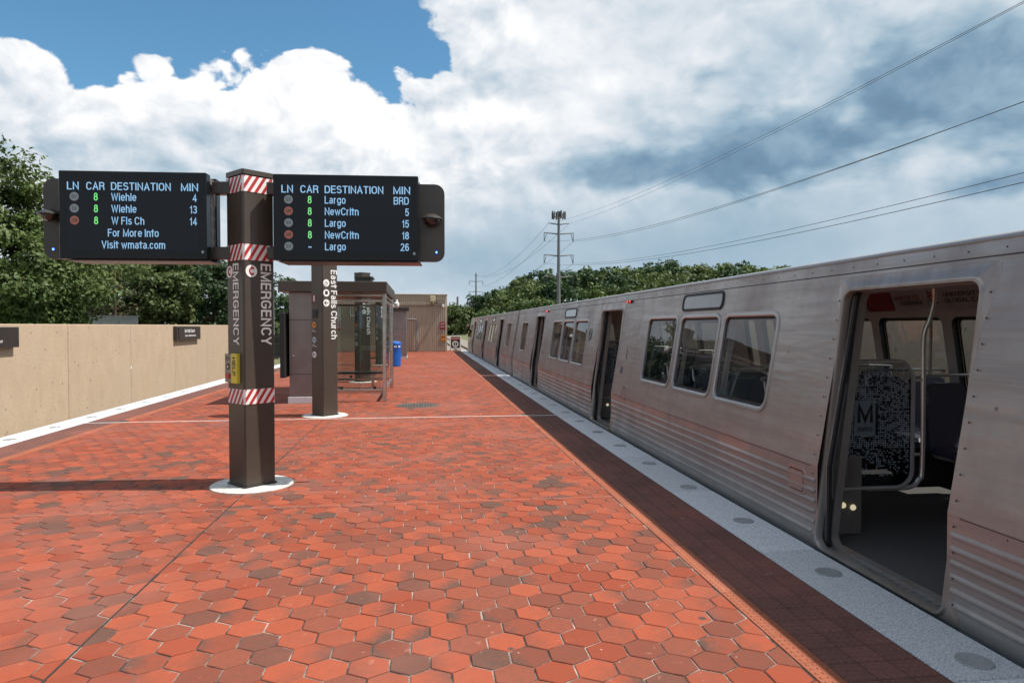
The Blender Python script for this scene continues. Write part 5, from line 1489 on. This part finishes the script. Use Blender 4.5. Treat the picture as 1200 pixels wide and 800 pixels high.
for (k, dz, sag, r, nm) in ((0, 0, 4.6, .016, 'topmost'), (1, -1.75, 6.0, .022, 'middle'), (2, -1.75, 5.2, .022, 'lowest')):
    for sg, sd in ((-1, 'left'), (1, 'right')):
        hw = halfA[k]; z = armsA[k]+dz
        wire('%s power line sweeping to the upper right, hung from the pole\'s %s arm' % (nm, sd), (PA[0]+sg*hw, PA[1], z), (PB[0]+sg*.6, PB[1], z), sag+(1.45 if sg < 0 else 0), r, GW)
        wire('%s power line running back to the far pole from the %s arm' % (nm, sd), (PA[0]+sg*hw, PA[1], z), (PC[0]+sg*(3.4 if k else .8), PC[1], [26, 21.4, 16.4][k]), 4.2, .030, GW)

# ================================================================== beyond the left wall
SF = thing('screen_fence', 'grey mesh screen fence panels above the tan wall, below the left display', 'fence', (-19.15, 44.0, -1.25))
for k in range(4):
    x0 = -1.9+k*.98
    MB().box(x0+.02, x0+.95, -.02, .02, 3.02, 3.46).build('panel', m_grey, SF); MB().box(x0-.03, x0+.02, -.05, .05, 0, 3.54).build('post', m_grey, SF)
MB().box(-1.95, 2.05, -.04, .04, 3.47, 3.52).build('rail', m_grey, SF)
LP = thing('lamp_pole', 'thin rusty pole rising behind the tan wall under the left display', 'pole', (-20.3, 48.5, -1.25))
MB().tube([(0,0,0), (0,0,9.2)], [.07, .05], 8).build('shaft', m_rust, LP, smooth=True)
MB().box(-.12, .12, -.3, .3, 9.15, 9.3, .03).build('lamp_head', m_grey, LP)
LP2 = thing('street_lamp', 'slim car park lamp post between the emergency pylon and the shelter', 'street lamp', (-17.6, 84.0, -1.25))
MB().tube([(0,0,0), (0,0,7.6)], [.11, .07], 8).build('shaft', m_grey, LP2, smooth=True)
MB().tube([(0,0,7.55), (.5,0,7.62)], .05, 6).box(.3, 1.15, -.16, .16, 7.55, 7.72, .04).build('lamp_head', m_cable, LP2)
IF = thing('iron_fence', 'black iron picket fence right of the emergency pylon, beyond the left track', 'fence', (-12.6, 37.6, -1.25))
for k in range(21):
    MB().box(-.04, .04, k*2.4-.04, k*2.4+.04, 0, 2.25, .006).build('post', m_black, IF)
for z in (.25, 1.35, 2.0): MB().box(-.02, .02, 0, 48, z-.02, z+.02).build('rail', m_black, IF)
mb = MB()
for k in range(330): mb.box(-.012, .012, .07+k*.145-.012, .07+k*.145+.012, .1, 2.15)
mb.build('pickets', m_black, IF)['kind'] = 'stuff'
def parked_car(label, loc, rz, paint):
    t = thing('parked_car', label, 'car', loc, rz)
    sil = [(-2.2,.35),(-2.25,.75),(-1.5,.95),(-.75,1.42),(.65,1.45),(1.45,.98),(2.15,.88),(2.25,.5),(2.2,.35)]
    mb = MB(); n = len(sil)
    def half(y, k): return [(x, y*(1 if z < 1 else .84), z) for x, z in sil]
    mb.loops([half(-.88, 0), half(.88, 0)]); mb.add(half(-.88, 0), [tuple(range(n))]); mb.add(half(.88, 0), [tuple(range(n))[::-1]]); mb.build('body', paint, t, fix=True)
    for sy in (-1, 1):
        for (pa) in ([(-1.25,.99),(-.66,1.36),(-.05,1.38),(-.05,.99)], [(.02,.99),(.02,1.38),(.6,1.38),(1.2,.99)]):
            MB().add([(x, sy*(.885 if z < 1 else .755), z) for x, z in pa], [(0,1,2,3)]).build('side_window', m_black, t)
        for x in (-1.35, 1.35):
            w = MB().lathe([(.33, -.11), (.33, .11)], (x, sy*.80, .33), 20, 'Y').build('wheel', m_black, t)
            MB().lathe([(.2, -.115), (.2, .115)], (x, sy*.80, .33), 16, 'Y').build('rim', m_grey, w)
    for y in (-.62, .62): MB().box(2.17, 2.262, y-.16, y+.16, .62, .76, .02).build('headlight', m_white, t)
    return t
parked_car('white parked car behind the black iron fence', (-18.2, 72, -1.236), R(8), mat('car_white', (.75,.76,.77), .3, coat=.6))
parked_car('silver parked car farther back behind the black iron fence', (-22.2, 86, -1.236), R(-5), mat('car_silver', (.45,.46,.48), .3, .5, coat=.6))
